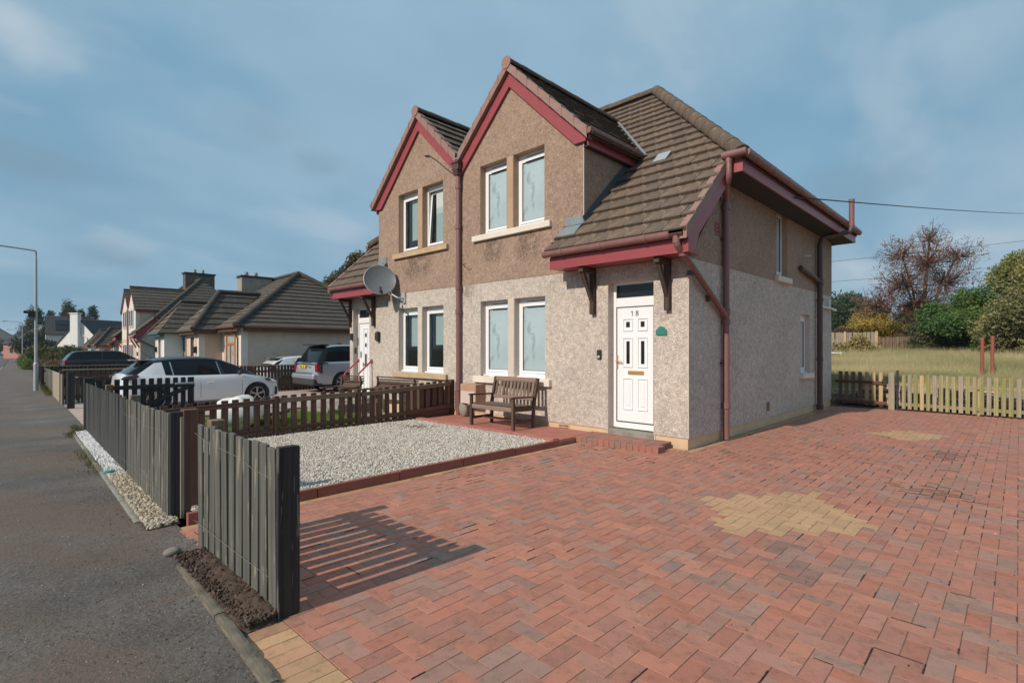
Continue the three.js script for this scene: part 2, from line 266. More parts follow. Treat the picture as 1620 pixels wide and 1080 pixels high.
// ---------- lie of the land ----------
const prof = z => { const s = -z - 4.5; return s < 0 ? 0 : s < 60 ? -.0145 * s : s < 90 ? -.87 : s < 160 ? -.87 + (s - 90) / 70 * .3 : -.57; };
const gy = (x, z) => prof(z) * (1 - sstep(1.5, 2.6, x) * sstep(-9.6, -8.4, z)) + .8 * sstep(15.5, 36, x) * sstep(-60, -30, z);
const streetX = z => 1.19 + .0506 * (-z - 5.2);   // the line of garden fences
function sheet(x0, x1, z0, z1, nx, nz, lift, fx = (x, z) => x) { // ground-following sheet; fx bends x along z
  const g = new THREE.PlaneGeometry(1, 1, nx, nz), p = g.attributes.position, uv = g.attributes.uv;
  for (let i = 0; i < p.count; i++) { const z = lerp(z1, z0, p.getY(i) + .5), x = fx(lerp(x0, x1, p.getX(i) + .5), z); p.setXYZ(i, x, gy(x, z) + lift, z); uv.setXY(i, x, z); }
  g.computeVertexNormals(); return g;
}

// ================= SETTING =================
struct('ground', sheet(-260, 700, -900, 120, 60, 90, -.16), MT.farLand);
{ // low hills on the skyline
  const mk = (x0, z0, x1, z1, h, seed, dep) => { const g = new THREE.PlaneGeometry(1, 1, 60, 6), p = g.attributes.position; for (let i = 0; i < p.count; i++) { const u = p.getX(i) + .5, v = p.getY(i) + .5, n = vnoise(u * 7, 1, 64, 64, seed) * .6 + vnoise(u * 19, 3, 64, 64, seed) * .3; const x = lerp(x0, x1, u), z = lerp(z0, z1, u); const dx = z1 - z0, dz = -(x1 - x0), L = Math.hypot(dx, dz); p.setXYZ(i, x + dx / L * v * -dep, -2 + Math.sin(v * Math.PI / 2) * h * (.45 + n), z + dz / L * v * -dep); } g.computeVertexNormals(); return planar(g); };
  struct('hills', merge([mk(1500, -1700, 1900, 900, 62, 3, 500), mk(-500, -2300, 1500, -1700, 34, 5, 400)]), MT.farLand);
}
struct('road', sheet(-9.0, -2.52, -420, 60, 6, 120, -.11, (x, z) => x + streetX(z)), MT.road);
const paveEdge = z => z > -2.8 ? .93 : z > -4.02 ? .985 : z > -5.05 ? 1.2 : streetX(z) - .17;
struct('pavement', merge([sheet(-3.6, 1, -13, 8, 8, 210, .0, (x, z) => x < .99 ? Math.min(x + (x < -2 ? 1.19 + Math.max(0, streetX(z) - 1.19) : 0), paveEdge(z)) : paveEdge(z)), sheet(-2.4, .02, -420, -13, 8, 140, .0, (x, z) => x + streetX(z))].map(g => planar(g))), MT.tarmac);
{ const ks = []; for (let z = 20; z > -90; z -= .92) { const x = streetX(z) - 2.46, y = gy(x, z); const g = bx(-.06, .06, -.2, .012, -.455, .455, undefined, .012); g.rotateY(-.05); g.translate(x, y, z); ks.push(g); } const k = struct('kerb', new THREE.BufferGeometry(), MT.concrete); k.geometry = merge(ks.slice(40)); k.name = 'kerb'; ks.slice(0, 40).forEach(g => part('kerb_stone', g, MT.concrete, k)); }
struct('far_verge', sheet(-13, -9.0, -420, 60, 3, 60, -.05, (x, z) => x + streetX(z)), MT.grassBase);
struct('far_pavement', sheet(-11.2, -9.0, -420, 60, 3, 60, -.02, (x, z) => x + streetX(z)), MT.tarmac);
// plots along the street beyond: drives of pale concrete, lawns
struct('neighbour_drive', sheet(.03, 14, -22.9, -13.9, 12, 8, -.004, (x, z) => x + streetX(z)), MT.concretePink);
struct('lawn', sheet(.03, 4.75, -13.8, -8.6, 10, 10, -.02, (x, z) => x + streetX(z)), MT.grassBase);
struct('neighbour_path', sheet(4.75, 6, -13.8, -8.6, 6, 8, -.008, (x, z) => x + streetX(z)), MT.concrete);
struct('neighbour_garden', sheet(.03, 16, -120, -22.95, 10, 40, -.02, (x, z) => x + streetX(z)), MT.grassBase);

// ---------- monoblock driveway ----------
const paverShape = (a, b, tilt) => { // chamfered block a x b, top at y = 0
  const c = .0011, h = .055, g = new THREE.BufferGeometry(), A = a / 2, B = b / 2, t = tilt;
  const P = [[-A + c, t[0], -B + c], [A - c, t[1], -B + c], [A - c, t[2], B - c], [-A + c, t[3], B - c], [-A, -c + t[0], -B], [A, -c + t[1], -B], [A, -c + t[2], B], [-A, -c + t[3], B], [-A, -h, -B], [A, -h, -B], [A, -h, B], [-A, -h, B]];
  const F = [[0, 3, 2, 1]]; for (let k = 0; k < 4; k++) { const n = (k + 1) % 4; F.push([k, n, 4 + n, 4 + k], [4 + k, 4 + n, 8 + n, 8 + k]); }
  const v = []; for (const f of F) for (const i of [0, 1, 2, 0, 2, 3]) v.push(...P[f[i]]);
  g.setAttribute('position', new THREE.Float32BufferAttribute(v, 3)); g.computeVertexNormals(); return planar(g);
};
const inPoly = (x, z, P) => { let r = false; for (let i = 0, j = P.length - 1; i < P.length; j = i++) if ((P[i][1] > z) !== (P[j][1] > z) && x < (P[j][0] - P[i][0]) * (z - P[i][1]) / (P[j][1] - P[i][1]) + P[i][0]) r = !r; return r; };
const diamonds = [[[4.15, -1.66], [4.98, -2.2], [5.95, -1.5], [5.0, -.82]], [[10.25, -1.2], [10.75, -1.86], [11.5, -1.5], [11.2, -.78]]];
const driveway = struct('driveway', merge([sheet(1.14, 7.12, -4.88, 2.4, 2, 2, -.0028, (x, z) => x), sheet(7.12, 15.25, -3.39, 2.4, 2, 2, -.0028, (x, z) => x), sheet(.9, 1.14, -2.88, 2.4, 1, 1, -.0028)]), MT.joint);
{
  const rects = [[1.17, 7.02, -4.80, 2.2], [7.02, 15.1, -3.27, 2.2]], all = [];
  const reds = [[.45, .174, .113], [.465, .180, .117], [.435, .176, .116], [.485, .193, .125], [.415, .170, .116]], greys = [[.35, .205, .158], [.33, .198, .156], [.365, .21, .162], [.31, .193, .153]], tans = [[.51, .302, .162], [.48, .282, .155], [.535, .322, .175]];
  const pr = mulberry(5);
  const tone = (x, z) => {
    if (diamonds.some(P => inPoly(x, z, P))) return tans[Math.floor(pr() * 3)];
    const n = vnoise(x * .9 + 3, z * .9 + 50, 512, 512, 4), grey = pr() < .27 + (n - .5) * .5; let c = grey ? greys[Math.floor(pr() * 4)] : reds[Math.floor(pr() * 5)];
    c = mix3(c, grey ? reds[1] : greys[0], pr() * (grey ? .55 : .4));
    const k = .9 + pr() * .2; c = c.map(q => q * k);
    const st = Math.max(1 - Math.hypot((x - 6.7) / .22, (z + .62) / .2), 1 - Math.hypot((x - 4.1) / .2, (z + 1.25) / .12), 1 - Math.hypot((x - 3.75) / .25, (z + 1.05) / .14), 1 - Math.hypot((x - 9.2) / .35, (z + .7) / .18));
    if (st > 0) c = mix3(c, [.05, .042, .036], clamp(st * 1.2, 0, .24));
    return c;
  };
  const put = (x0, x1, z0, z1, c) => all.push({ x: (x0 + x1) / 2, z: (z0 + z1) / 2, a: x1 - x0, b: z1 - z0, c });
  const s = .1005, J = .0009;
  for (let i = 6; i < 160; i++) for (let j = -52; j < 26; j++) {
    const k = (((i + j + 2) % 4) + 4) % 4; let a, b; if (k === 0) { a = 2; b = 1; } else if (k === 2) { a = 1; b = 2; } else continue;
    for (const r of rects) {
      const x0 = Math.max(i * s + .0385, r[0]) + J, x1 = Math.min((i + a) * s + .0385, r[1]) - J, z0 = Math.max(j * s - .0055, r[2]) + J + .0012, z1 = Math.min((j + b) * s - .0055, r[3]) - J - .0012;
      if (x1 - x0 < .02 || z1 - z0 < .02) continue; put(x0, x1, z0, z1, tone((x0 + x1) / 2, (z0 + z1) / 2));
    }
  }
  const tn = () => { const c = tans[Math.floor(pr() * 3)], k = .82 + pr() * .26; return [c[0] * k, c[1] * k * (.92 + pr() * .1), c[2] * k * (.85 + pr() * .2)]; };
  for (let z = -2.82; z < 2.1; z += .1005) put(.945 + J, 1.166 - J, z + .0022, z + .1005 - .0022, tn());                  // tan rows along the edges
  for (let x = 1.2; x < 7.0; x += .2005) put(x + J, x + .2005 - J, -4.885 + J, -4.80 - J, tn());
  for (let x = 7.03; x < 15; x += .2005) put(x + J, x + .2005 - J, -3.37 + J, -3.27 - J, tn());
  for (let z = -4.8; z < -3.4; z += .2005) put(7.02 + J, 7.115 - J, z + J, z + .2005 - J, tn());
  const cx = q => { const w = q.x * .7197 - q.z * .6943; return q.a * q.b / (w * w * w); };
  for (const q of all) q.on = (() => { const w = q.x * .7197 - q.z * .6943, l = q.x * .6943 + q.z * .7197; return w > .9 && Math.abs(l / w) < 1.02 && 1.45 / w < .67; })();
  all.sort((p, q) => (q.on - p.on) || cx(q) - cx(p));
  const far = [];
  const variants = {};
  all.forEach((q, n) => {
    const tilt = [0, 0, 0, 0].map(() => (pr() - .5) * .0016);
    if (n < 300) { // near blocks one by one; alike ones share shapes
      const key = `${q.a.toFixed(3)},${q.b.toFixed(3)},${q.c.map(v => v.toFixed(2))}`; const g = variants[key] ??= (() => { const g = paint(paverShape(q.a, q.b, tilt), q.c), uv = g.attributes.uv, du = pr(), dv = pr(); for (let i = 0; i < uv.count; i++) uv.setXY(i, uv.getX(i) + du * 1.3, uv.getY(i) + dv * 1.3); return g; })();
      const m = part('paver', g, MT.paver, driveway); m.position.set(q.x, (pr() - .5) * .0014, q.z); if (!m.geometry.attributes.normal) throw 0;
    } else { const g = paint(paverShape(q.a, q.b, tilt), q.c); g.translate(q.x, (pr() - .5) * .0014, q.z); const uv = g.attributes.uv, du = pr(), dv = pr(); for (let i = 0; i < uv.count; i++) uv.setXY(i, uv.getX(i) + du, uv.getY(i) + dv); far.push(g); }
  });
  // moss and dirt packed into some of the joints, thickest in the oily patches and where the car stands
  const dirt = []; for (const q of all) for (const [dx, dz] of [[0, 1], [1, 0]]) {
    const st = Math.max(1 - Math.hypot((q.x - 6.75) / .55, (q.z + .62) / .4), 1 - Math.hypot((q.x - 9.2) / .8, (q.z + .7) / .32), 0), n = vnoise(q.x * 1.1 + 20, q.z * 1.1 + 70, 512, 512, 24);
    const p = (dz ? .30 : .05) * sstep(.34, .7, n) + (dz ? .25 : .03) * sstep(-1.8, .3, q.z) + st * 1.2; if (pr() > p) continue;
    const w = .0022 + pr() * .0028 + (st > 0 ? .007 * pr() : 0), L = (dz ? q.a : q.b) * (.55 + .45 * pr()), o = ((dz ? q.a : q.b) - L) * (pr() - .5), x = q.x + (dz ? o : q.a / 2), z = q.z + (dz ? q.b / 2 : o);
    const g = new THREE.BoxGeometry(dz ? L : w, .004, dz ? w : L, dz ? 5 : 1, 1, dz ? 1 : 5), P = g.attributes.position; for (let i = 0; i < P.count; i++) { const e = (pr() - .5) * .004; dz ? P.setZ(i, P.getZ(i) + e) : P.setX(i, P.getX(i) + e); } g.translate(x, .0002 + pr() * .0012, z); dirt.push(strip(g));
  }
  { const d = part('joint_moss', dirt, std({ color: lin(.055, .040, .031), roughness: 1 }), driveway); d.userData.kind = 'stuff'; }
  const m = finishMesh(new THREE.Mesh(mergeC(far), MT.paver)); m.name = 'pavers'; m.userData.kind = 'stuff'; driveway.add(m);
}
// concrete edging and the strip of soil before the near fence
{
  const e = thing('edging_kerb', 'lichen-stained concrete edging along the soil strip at the pavement', 'kerb');
  [[.985, -4.0, .945, -3.1], [.945, -3.09, .905, -2.3], [.905, -2.29, .88, -1.4]].forEach(([x0, z0, x1, z1]) => part('edging_block', roughBar([x0, -.04, z0], [x1, -.04, z1], .058, .13), MT.edgeOld, e)); rebase(e, .93, 0, -2.7);
  const g = new THREE.PlaneGeometry(1, 1, 14, 60), p = g.attributes.position; for (let i = 0; i < p.count; i++) { const u = p.getX(i) + .5, v = p.getY(i) + .5, z = lerp(-2.825, -4.12, v), x0 = lerp(.96, 1.02, v), x = lerp(x0, 1.2, u); p.setXYZ(i, x, -.012 + .024 * sstep(0, .06, v) + sstep(0, .06, v) * .03 * Math.sin(u * 2.6) * (.6 + .8 * vnoise(x * 30, z * 30, 999, 999, 8)) + .02 * vnoise(x * 70, z * 70, 999, 999, 9) - .03 * sstep(.85, 1, v), z); }
  g.computeVertexNormals(); struct('soil', planar(g), MT.soil);
  const crumb = new THREE.IcosahedronGeometry(1, 0), L = []; for (let i = 0; i < 2600; i++) { const z = R(-4.15, -2.84), x = lerp(.975, 1.17, Math.pow(rnd(), .8)), r = R(.004, .013); L.push([xf([x, .022 + R(0, .025), z], [R(0, 6), R(0, 6), R(0, 6)], [r * 1.5, r * .7, r]), mix3([.05, .032, .022], [.16, .105, .075], rnd() * rnd())]); }
  stuff('soil_crumbs', crumb, MT.stone, L, scene, 'dark crumbly soil in the strip before the near grey fence', 'soil');
  solo('stone', new THREE.IcosahedronGeometry(.045, 1).scale(1.3, .7, 1), MT.concrete, 'grey stone lying on the tarmac by the end of the soil strip', 'stone').position.set(1.0, -.01, -4.28);
}
// gravel bed with its red edging
{
  struct('gravel_bed', sheet(1.3, 6.02, -8.42, -4.9, 10, 10, .045, (x, z) => x), MT.concrete).position.y = 0;
  const st = [0, 1, 2].map(k => { const g = new THREE.IcosahedronGeometry(1, 1), p = g.attributes.position; for (let i = 0; i < p.count; i++) { const x = p.getX(i), y = p.getY(i), z = p.getZ(i), f = .75 + .5 * vnoise(x * 1.7 + 9, y * 1.7 + z * 1.3 + 9, 64, 64, 200 + k); p.setXYZ(i, x * f, y * f * .72, z * f); } g.computeVertexNormals(); return g; });
  const colr = () => { const t = rnd(); return t < .58 ? mix3([.52, .485, .42], [.68, .64, .58], rnd()) : t < .8 ? mix3([.40, .33, .25], [.50, .40, .31], rnd()) : mix3([.24, .22, .20], [.40, .38, .35], rnd()); };
  const N = [[], [], []];
  for (let i = 0; i < 130000; i++) { const x = R(1.34, 5.97), z = R(-8.36, -4.97), r = R(.0055, .0112); N[i % 3].push([xf([x, .052 + R(0, .03) + .012 * vnoise(x * 3, z * 3, 99, 99, 4), z], [R(0, 6), R(0, 6), R(0, 6)], [r * R(.8, 1.4), r, r * R(.8, 1.3)]), colr()]); }
  N.forEach((L, k) => stuff('gravel', st[k], MT.stone, L, scene, ['pale cream gravel covering the front garden bed', 'pale rounded chippings mixed through the front garden bed', 'buff flat chippings mixed through the front garden bed'][k], 'gravel'));
  const e = thing('garden_edging', 'dark red concrete edging between gravel bed and driveway', 'edging');
  const xs = [1.25, 2.36, 3.30, 4.22, 5.14, 6.08]; for (let i = 0; i + 1 < xs.length; i++) part('edging_slab', bx(xs[i] + .004, xs[i + 1] - .004, -.05, .098 + R(-.008, .008), -4.945, -4.893, undefined, .006), MT.edgingRed, e);
  rebase(e, 3.6, 0, -4.92);
  const p = struct('garden_path', new THREE.BufferGeometry(), MT.slabRed); p.geometry = merge([bx(6.03, 7.12, -.05, .055, -8.42, -4.95)]);
  for (let z = -8.4; z < -5.0; z += .43) part('paving_slab', bx(6.16, 7.115, .05, .075 + R(-.002, .002), z + .004, Math.min(z + .426, -4.96), undefined, .006), MT.slabRed, p);
  for (let z = -8.4; z < -5.0; z += .86) part('path_edging', bx(6.02, 6.155, .0, .105, z + .003, Math.min(z + .857, -4.955), undefined, .008), MT.slabRed, p);
  // twigs left on the gravel
  const tw = thing('twig_heap', 'small heap of dead reddish twigs on the pale gravel', 'twigs'); for (let i = 0; i < 26; i++) { const a = R(0, 6.28), x = 5.35 + R(-.18, .18), z = -7.45 + R(-.25, .25), l = R(.06, .16); part('twig', rod([x, .095 + R(0, .03), z], [x + Math.cos(a) * l, .095 + R(0, .05), z + Math.sin(a) * l], .003, 5), MT.woodDarkBench, tw); }
  rebase(tw, 5.35, .09, -7.45);
}
// chipped stone strip in front of the long fence
{
  const edge = z => streetX(z) - .175, L1 = [], g1 = new THREE.IcosahedronGeometry(1, 0);
  for (let i = 0; i < 9000; i++) { const z = R(-12.55, -5.02), u = rnd(), x = lerp(edge(z), streetX(z) + .04, u), white = sstep(-7.2, -8.4, z), r = R(.008, .02) * (1 - .35 * white); L1.push([xf([x, gy(x, z) + .012 + R(0, .022) - .01 * (1 - u), z], [R(0, 6), R(0, 6), R(0, 6)], [r * R(.9, 1.7), r * .8, r]), mix3(mix3([.16, .13, .10], [.55, .47, .36], Math.pow(rnd(), .8)), mix3([.6, .6, .6], [.82, .82, .83], rnd()), white)]); }
  stuff('gravel', g1, MT.stone, L1, scene, 'strip of chippings along the foot of the long fence', 'gravel');
  struct('gravel_strip', sheet(-.19, .05, -12.6, -5.0, 3, 30, .008, (x, z) => x + streetX(z)), MT.soil);
  const e = thing('pavement_edging', 'broken concrete edging between pavement and chippings under the long fence', 'kerb');
  for (let z = -5.3; z > -12.4; z -= .9) part('edging_block', roughBar([edge(z) - .03, gy(1, z) - .035, z], [edge(z - .88) - .03, gy(1, z - .88) - .035, z - .88], .05, .10, false), MT.concrete, e); rebase(e, 1.0, 0, -6);
  const lit = new THREE.IcosahedronGeometry(.05, 1); lit.scale(1.3, .35, .8); solo('litter', lit, std({ color: lin(.03, .36, .26), roughness: .4 }), 'crumpled turquoise wrapper lying on the chippings by the long fence', 'litter').position.set(1.16, gy(1.1, -7.6) + .02, -7.75);
  // weeds along the edging
  const blade = new THREE.ConeGeometry(.0035, 1, 3); blade.translate(0, .5, 0); const G = [];
  for (let i = 0; i < 2400; i++) { const cl = [-8.6, -9.4, -12.3, -12.8, -13.4, -26, -29.5, -30.2, -31, -28, -33, -36, -40][i % 13], z = cl + (rnd() + rnd() - 1) * .8, x = (z > -12.6 ? edge(z) - .06 : streetX(z) - .12) + (rnd() + rnd() - 1) * .13; G.push([xf([x, gy(x, z), z], [R(-.6, .6), R(0, 6), R(-.6, .6)], [1.4, R(.02, z < -20 ? .28 : .07), 1.4]), mix3([.07, .10, .02], [.26, .22, .09], rnd())]); }
  stuff('weeds', blade, MT.leaf, G, scene, 'tufts of weeds and dry grass along the pavement edge', 'weeds');
  const lv = new THREE.CircleGeometry(.012, 5); lv.rotateX(-Math.PI / 2); const D = []; for (let i = 0; i < 2600; i++) { const z = R(-12, -1.2), x = streetX(Math.min(z, -5.2)) - Math.pow(rnd(), 1.5) * 2.2; if (x > .9 && z > -4.1) continue; D.push([xf([x, gy(x, z) + .004, z], [R(-.3, .3), R(0, 6), R(-.3, .3)], R(.2, .6)), mix3([.09, .065, .045], [.21, .155, .105], rnd() * rnd())]); }
  stuff('leaf_litter', lv, MT.stone, D, scene, 'scattered dry leaf scraps and grit on the dark pavement', 'litter');
}
{ // grit and crumbs gathered along the edge of the tarmac, and odd bits blown over the drive
  const g = new THREE.IcosahedronGeometry(1, 0), L = []; for (let i = 0; i < 2600; i++) { const z = R(-12.4, -1.3), e = paveEdge(z), x = e - .02 - Math.pow(rnd(), 3) * (z > -5 ? .6 : .35), r = R(.0015, .0045) * (rnd() < .03 ? 2 : 1); L.push([xf([x, gy(x, z) + r * .4, z], [R(0, 6), R(0, 6), R(0, 6)], [r * 1.4, r * .7, r]), mix3([.075, .055, .04], [.20, .15, .115], rnd())]); }
  for (let i = 0; i < 900; i++) { const z = R(-10, -.6), x = streetX(Math.min(z, -5.2)) - R(.2, 2.2), r = R(.002, .005); L.push([xf([x, gy(x, z) + r * .4, z], [R(0, 6), R(0, 6), R(0, 6)], [r * 1.4, r * .7, r]), mix3([.16, .14, .12], [.42, .38, .33], rnd())]); }
  stuff('grit', g, MT.stone, L, scene, 'brown crumbs and grit lying along the edge of the tarmac pavement', 'grit');
  const D = []; for (let i = 0; i < 420; i++) { const x = 1.3 + Math.pow(rnd(), .7) * 9, z = R(-4.6, 1.4); if (x > 7 && z < -3.2) continue; const r = R(.002, .0055); D.push([xf([x, r * .5, z], [R(0, 6), R(0, 6), R(0, 6)], [r * R(1, 2), r * .6, r]), rnd() < .3 ? [.5, .46, .42] : mix3([.05, .035, .025], [.14, .10, .07], rnd())]); }
  stuff('grit', g, MT.stone, D, scene, 'small bits of dirt and leaf scattered over the red driveway', 'grit');
}
// lawn of the next garden and the rough meadow behind
{
  const blade = new THREE.ConeGeometry(.004, 1, 3); blade.translate(0, .5, 0); const L = [];
  for (let i = 0; i < 32000; i++) { const z = R(-12.6, -8.6), x = streetX(z) + R(.1, 4.75); L.push([xf([x, gy(x, z) - .02, z], [R(-.5, .5), R(0, 6), R(-.5, .5)], [1.5, R(.03, .085), 1.5]), mix3([.14, .24, .035], [.32, .40, .08], rnd())]); }
  stuff('grass', blade, MT.leaf, L, scene, 'bright green mown lawn behind the brown picket fence', 'grass');
  struct('meadow', sheet(15.35, 75, -40, 40, 40, 40, -.005), MT.meadowBase);
  struct('rubble_strip', sheet(15.1, 16.6, -8, 12, 4, 8, .01), MT.soil);
  // a tuft: a dozen leaning stems
  const tb = []; for (let i = 0; i < 14; i++) { const a = R(0, 6.28), l = R(.55, 1), t = R(.05, .5), g = new THREE.ConeGeometry(.009, l, 3, 3); g.translate(0, l / 2, 0); const p = g.attributes.position; for (let k = 0; k < p.count; k++) { const y = p.getY(k); p.setX(k, p.getX(k) + y * y * t); } g.rotateY(a); g.translate(R(-.12, .12), 0, R(-.12, .12)); tb.push(strip(g)); }
  const tuft = merge(tb); const M = [];
  for (let i = 0; i < 24000; i++) { const x = 16.2 + Math.pow(rnd(), 1.25) * 26, z = R(-13, 1) + (x - 16) * .28; const n = vnoise(x * .5, z * .5 + 60, 512, 512, 14), n2 = vnoise(x * .18 + 8, z * .18 + 60, 512, 512, 15); M.push([xf([x, gy(x, z), z], [R(-.2, .2), R(0, 6), R(-.2, .2)], [1.1, R(.34, .78) * (.6 + .6 * n2), 1.1]), mix3(mix3([.20, .235, .08], [.60, .52, .28], clamp(n * 1.35 - .08)), [.50, .38, .23], rnd() * .4)]); }
  stuff('meadow_grass', tuft, MT.leaf, M, scene, 'tall straw-coloured rough grass in the field behind the picket fence', 'grass');
}

// ================= THE SEMI-DETACHED HOUSE =================
const font = await new FontLoader().loadAsync('fonts/droid/droid_sans_regular.typeface.json');
const fontBold = await new FontLoader().loadAsync('fonts/droid/droid_sans_bold.typeface.json');
const textGeo = (s, size, depth, f = font) => { const g = new TextGeometry(s, { font: f, size, depth, curveSegments: 4, bevelEnabled: false }); g.computeBoundingBox(); const c = g.boundingBox.getCenter(V(0, 0, 0)); g.translate(-c.x, -c.y, 0); return planar(g); };

// clip polygon (any) by a rectangle
function clipRect(poly, s0, s1, t0, t1) {
  const cut = (P, f) => { const o = []; for (let i = 0; i < P.length; i++) { const a = P[i], b = P[(i + 1) % P.length], fa = f(a), fb = f(b); if (fa >= 0) o.push(a); if (fa * fb < 0) { const k = fa / (fa - fb); o.push([lerp(a[0], b[0], k), lerp(a[1], b[1], k)]); } } return o; };
  for (const f of [p => p[0] - s0, p => s1 - p[0], p => p[1] - t0, p => t1 - p[1]]) { poly = cut(poly, f); if (poly.length < 3) return []; }
  return poly.filter((p, i) => { const q = poly[(i + 1) % poly.length]; return Math.hypot(p[0] - q[0], p[1] - q[1]) > 1e-4; });
}
const area = P => { let a = 0; for (let i = 0; i < P.length; i++) { const p = P[i], q = P[(i + 1) % P.length]; a += p[0] * q[1] - q[0] * p[1]; } return a / 2; };
// one slab lying on the slope, thick at its lower edge; local axes: x along the eave, y out of the slope, z up the slope
function slab(P, t0, L, lowUp, highUp, th, wob) {
  if (area(P) < 0) P = P.slice().reverse();
  const tri = THREE.ShapeUtils.triangulateShape(P.map(p => new THREE.Vector2(...p)), []), v = [];
  const top = p => lerp(lowUp, highUp, clamp((p[1] - t0) / L)) + (wob ? wob(p) : 0), up = p => [p[0], top(p), p[1]], dn = p => [p[0], top(p) - th, p[1]];
  for (const [a, b, c] of tri) v.push(...up(P[a]), ...up(P[c]), ...up(P[b]));
  for (let i = 0; i < P.length; i++) { const a = P[i], b = P[(i + 1) % P.length]; v.push(...up(a), ...up(b), ...dn(a), ...dn(a), ...up(b), ...dn(b)); }
  const g = new THREE.BufferGeometry(); g.setAttribute('position', new THREE.Float32BufferAttribute(v, 3)); g.computeVertexNormals(); return g;
}
const tileTones = [[.25, .18, .138], [.228, .165, .127], [.27, .195, .147], [.212, .155, .122], [.24, .175, .14], [.262, .182, .134]];
function slope(parent, name, O, a, b, poly, o = {}) {
  const A = V(...a), B = V(...b), Nn = A.clone().cross(B); // a x b = outward
  const M = new THREE.Matrix4().makeBasis(A, Nn, B).setPosition(V(...O));
  const gauge = o.gauge ?? .342, wdt = o.width ?? .302, tones = o.tones ?? tileTones, rr = mulberry(o.seed ?? 3);
  let s0 = Infinity, s1 = -Infinity, t1 = 0; for (const p of poly) { s0 = Math.min(s0, p[0]); s1 = Math.max(s1, p[0]); t1 = Math.max(t1, p[1]); }
  const shared = {}, strips = [];
  // boarding under the tiles
  const deck = slab(poly, 0, 10, -.012, -.012, .02); bake(deck, M); const dk = part('roof_boarding', planar(deck), MT.dark, parent); 
  for (let j = 0; j * gauge < t1; j++) {
    const t0 = j * gauge, L = gauge + .045, y0 = .066, y1 = .016, off = o.strips ? 0 : (j % 2) * wdt * .5;
    const w = o.strips ? s1 - s0 + .01 : wdt;
    for (let s = s0 - off - (o.strips ? .005 : .01); s < s1; s += w) {
      const P = clipRect(poly, s + (o.strips ? 0 : .004), s + w - (o.strips ? 0 : .004), t0, t0 + L); if (P.length < 3 || Math.abs(area(P)) < 5e-4) continue;
      const full = Math.abs(Math.abs(area(P)) - (w - .008) * L) < 1e-4, c = tones[Math.floor(rr() * tones.length)], k = .9 + rr() * .2, cc = c.map(q => q * k);
      if (o.strips) { // course by course, with the joints of its tiles as notches of height
        const g = slab(P, t0, L, y0, y1, .042); bake(g, M); strips.push(paint(planar(g), cc)); continue;
      }
      const local = P.map(p => [p[0] - s - w / 2, p[1] - t0]);
      const kk = Math.floor(rr() * 9); let g;
      const wob = y => p => 0;
      if (full) g = shared[kk] ??= paint(planar(slab(local, 0, L, y0, y1, .042)), cc); else g = paint(planar(slab(local, 0, L, y0, y1, .042)), cc);
      const m = part('roof_tile', g, MT.tile, parent); m.matrixAutoUpdate = true;
      const X = M.clone().multiply(new THREE.Matrix4().makeTranslation(s + w / 2, (rr() - .5) * .006, t0)).multiply(new THREE.Matrix4().makeRotationX((rr() - .5) * .012)).multiply(new THREE.Matrix4().makeRotationZ((rr() - .5) * .012));
      X.decompose(m.position, m.quaternion, m.scale);
    }
  }
  if (strips.length) { const m = finishMesh(new THREE.Mesh(mergeC(strips), MT.tile)); m.name = 'tile_courses'; parent.add(m); }
  return M;
}
function ridgeCaps(parent, A, B, r = .125, len = .42, tone = [.235, .17, .125]) { // overlapping half-round tiles along a ridge or hip
  const a = V(...A), b = V(...B), d = b.clone().sub(a), n = Math.max(1, Math.round(d.length() / len)), dir = d.clone().normalize();
  const q = new THREE.Quaternion().setFromUnitVectors(V(0, 1, 0), dir); let x = V(0, 1, 0).cross(dir); const up = dir.clone().cross(V(dir.z, 0, -dir.x).normalize()); if (up.y < 0) up.negate(); const side = dir.clone().cross(up);
  const M = new THREE.Matrix4().makeBasis(side, up, dir), vs = [0, 1, 2].map(k => { const g = new THREE.CylinderGeometry(r * .94, r, d.length() / n + .03, 12, 1, false, -Math.PI / 2 - .25, Math.PI + .5); g.rotateX(Math.PI / 2); g.rotateZ(Math.PI); const f = .88 + k * .1; return paint(planar(g), tone.map(c => c * f)); });
  for (let i = 0; i < n; i++) { const m = part('ridge_tile', vs[i % 3], MT.tile, parent); M.decompose(m.position, m.quaternion, m.scale); m.position.copy(a.clone().lerp(b, (i + .5) / n)); m.position.y += (i % 2) * .004; }
}
const halfRing = (r, th) => { const p = [[-r, r * .55]]; for (let i = 0; i <= 12; i++) { const t = Math.PI + i / 12 * Math.PI; p.push([Math.cos(t) * r, Math.sin(t) * r]); } for (let i = 12; i >= 0; i--) { const t = Math.PI + i / 12 * Math.PI; p.push([Math.cos(t) * (r - th), Math.sin(t) * (r - th)]); } p.push([-(r - th), r * .55]); p.splice(14, 0, [r, r * .55], [r - th, r * .55]); return p; };
function gutterZ(x, y, z0, z1, r = .062) { z0 > z1 && ([z0, z1] = [z1, z0]); const g = [prism(halfRing(r, .006), z1 - z0).translate(x, y, z0)]; for (let z = z0 + .35; z < z1; z += .75) g.push(prism(halfRing(r + .007, .012), .05).translate(x, y, z)); for (const z of [z0 - .008, z1]) g.push(prism(halfRing(r, r - .002), .008).translate(x, y, z)); return merge(g); }
function gutterX(y, z, x0, x1, r = .062) { return gutterZ(0, 0, x0, x1, r).applyMatrix4(new THREE.Matrix4().makeRotationY(Math.PI / 2)).translate(0, y, z); }

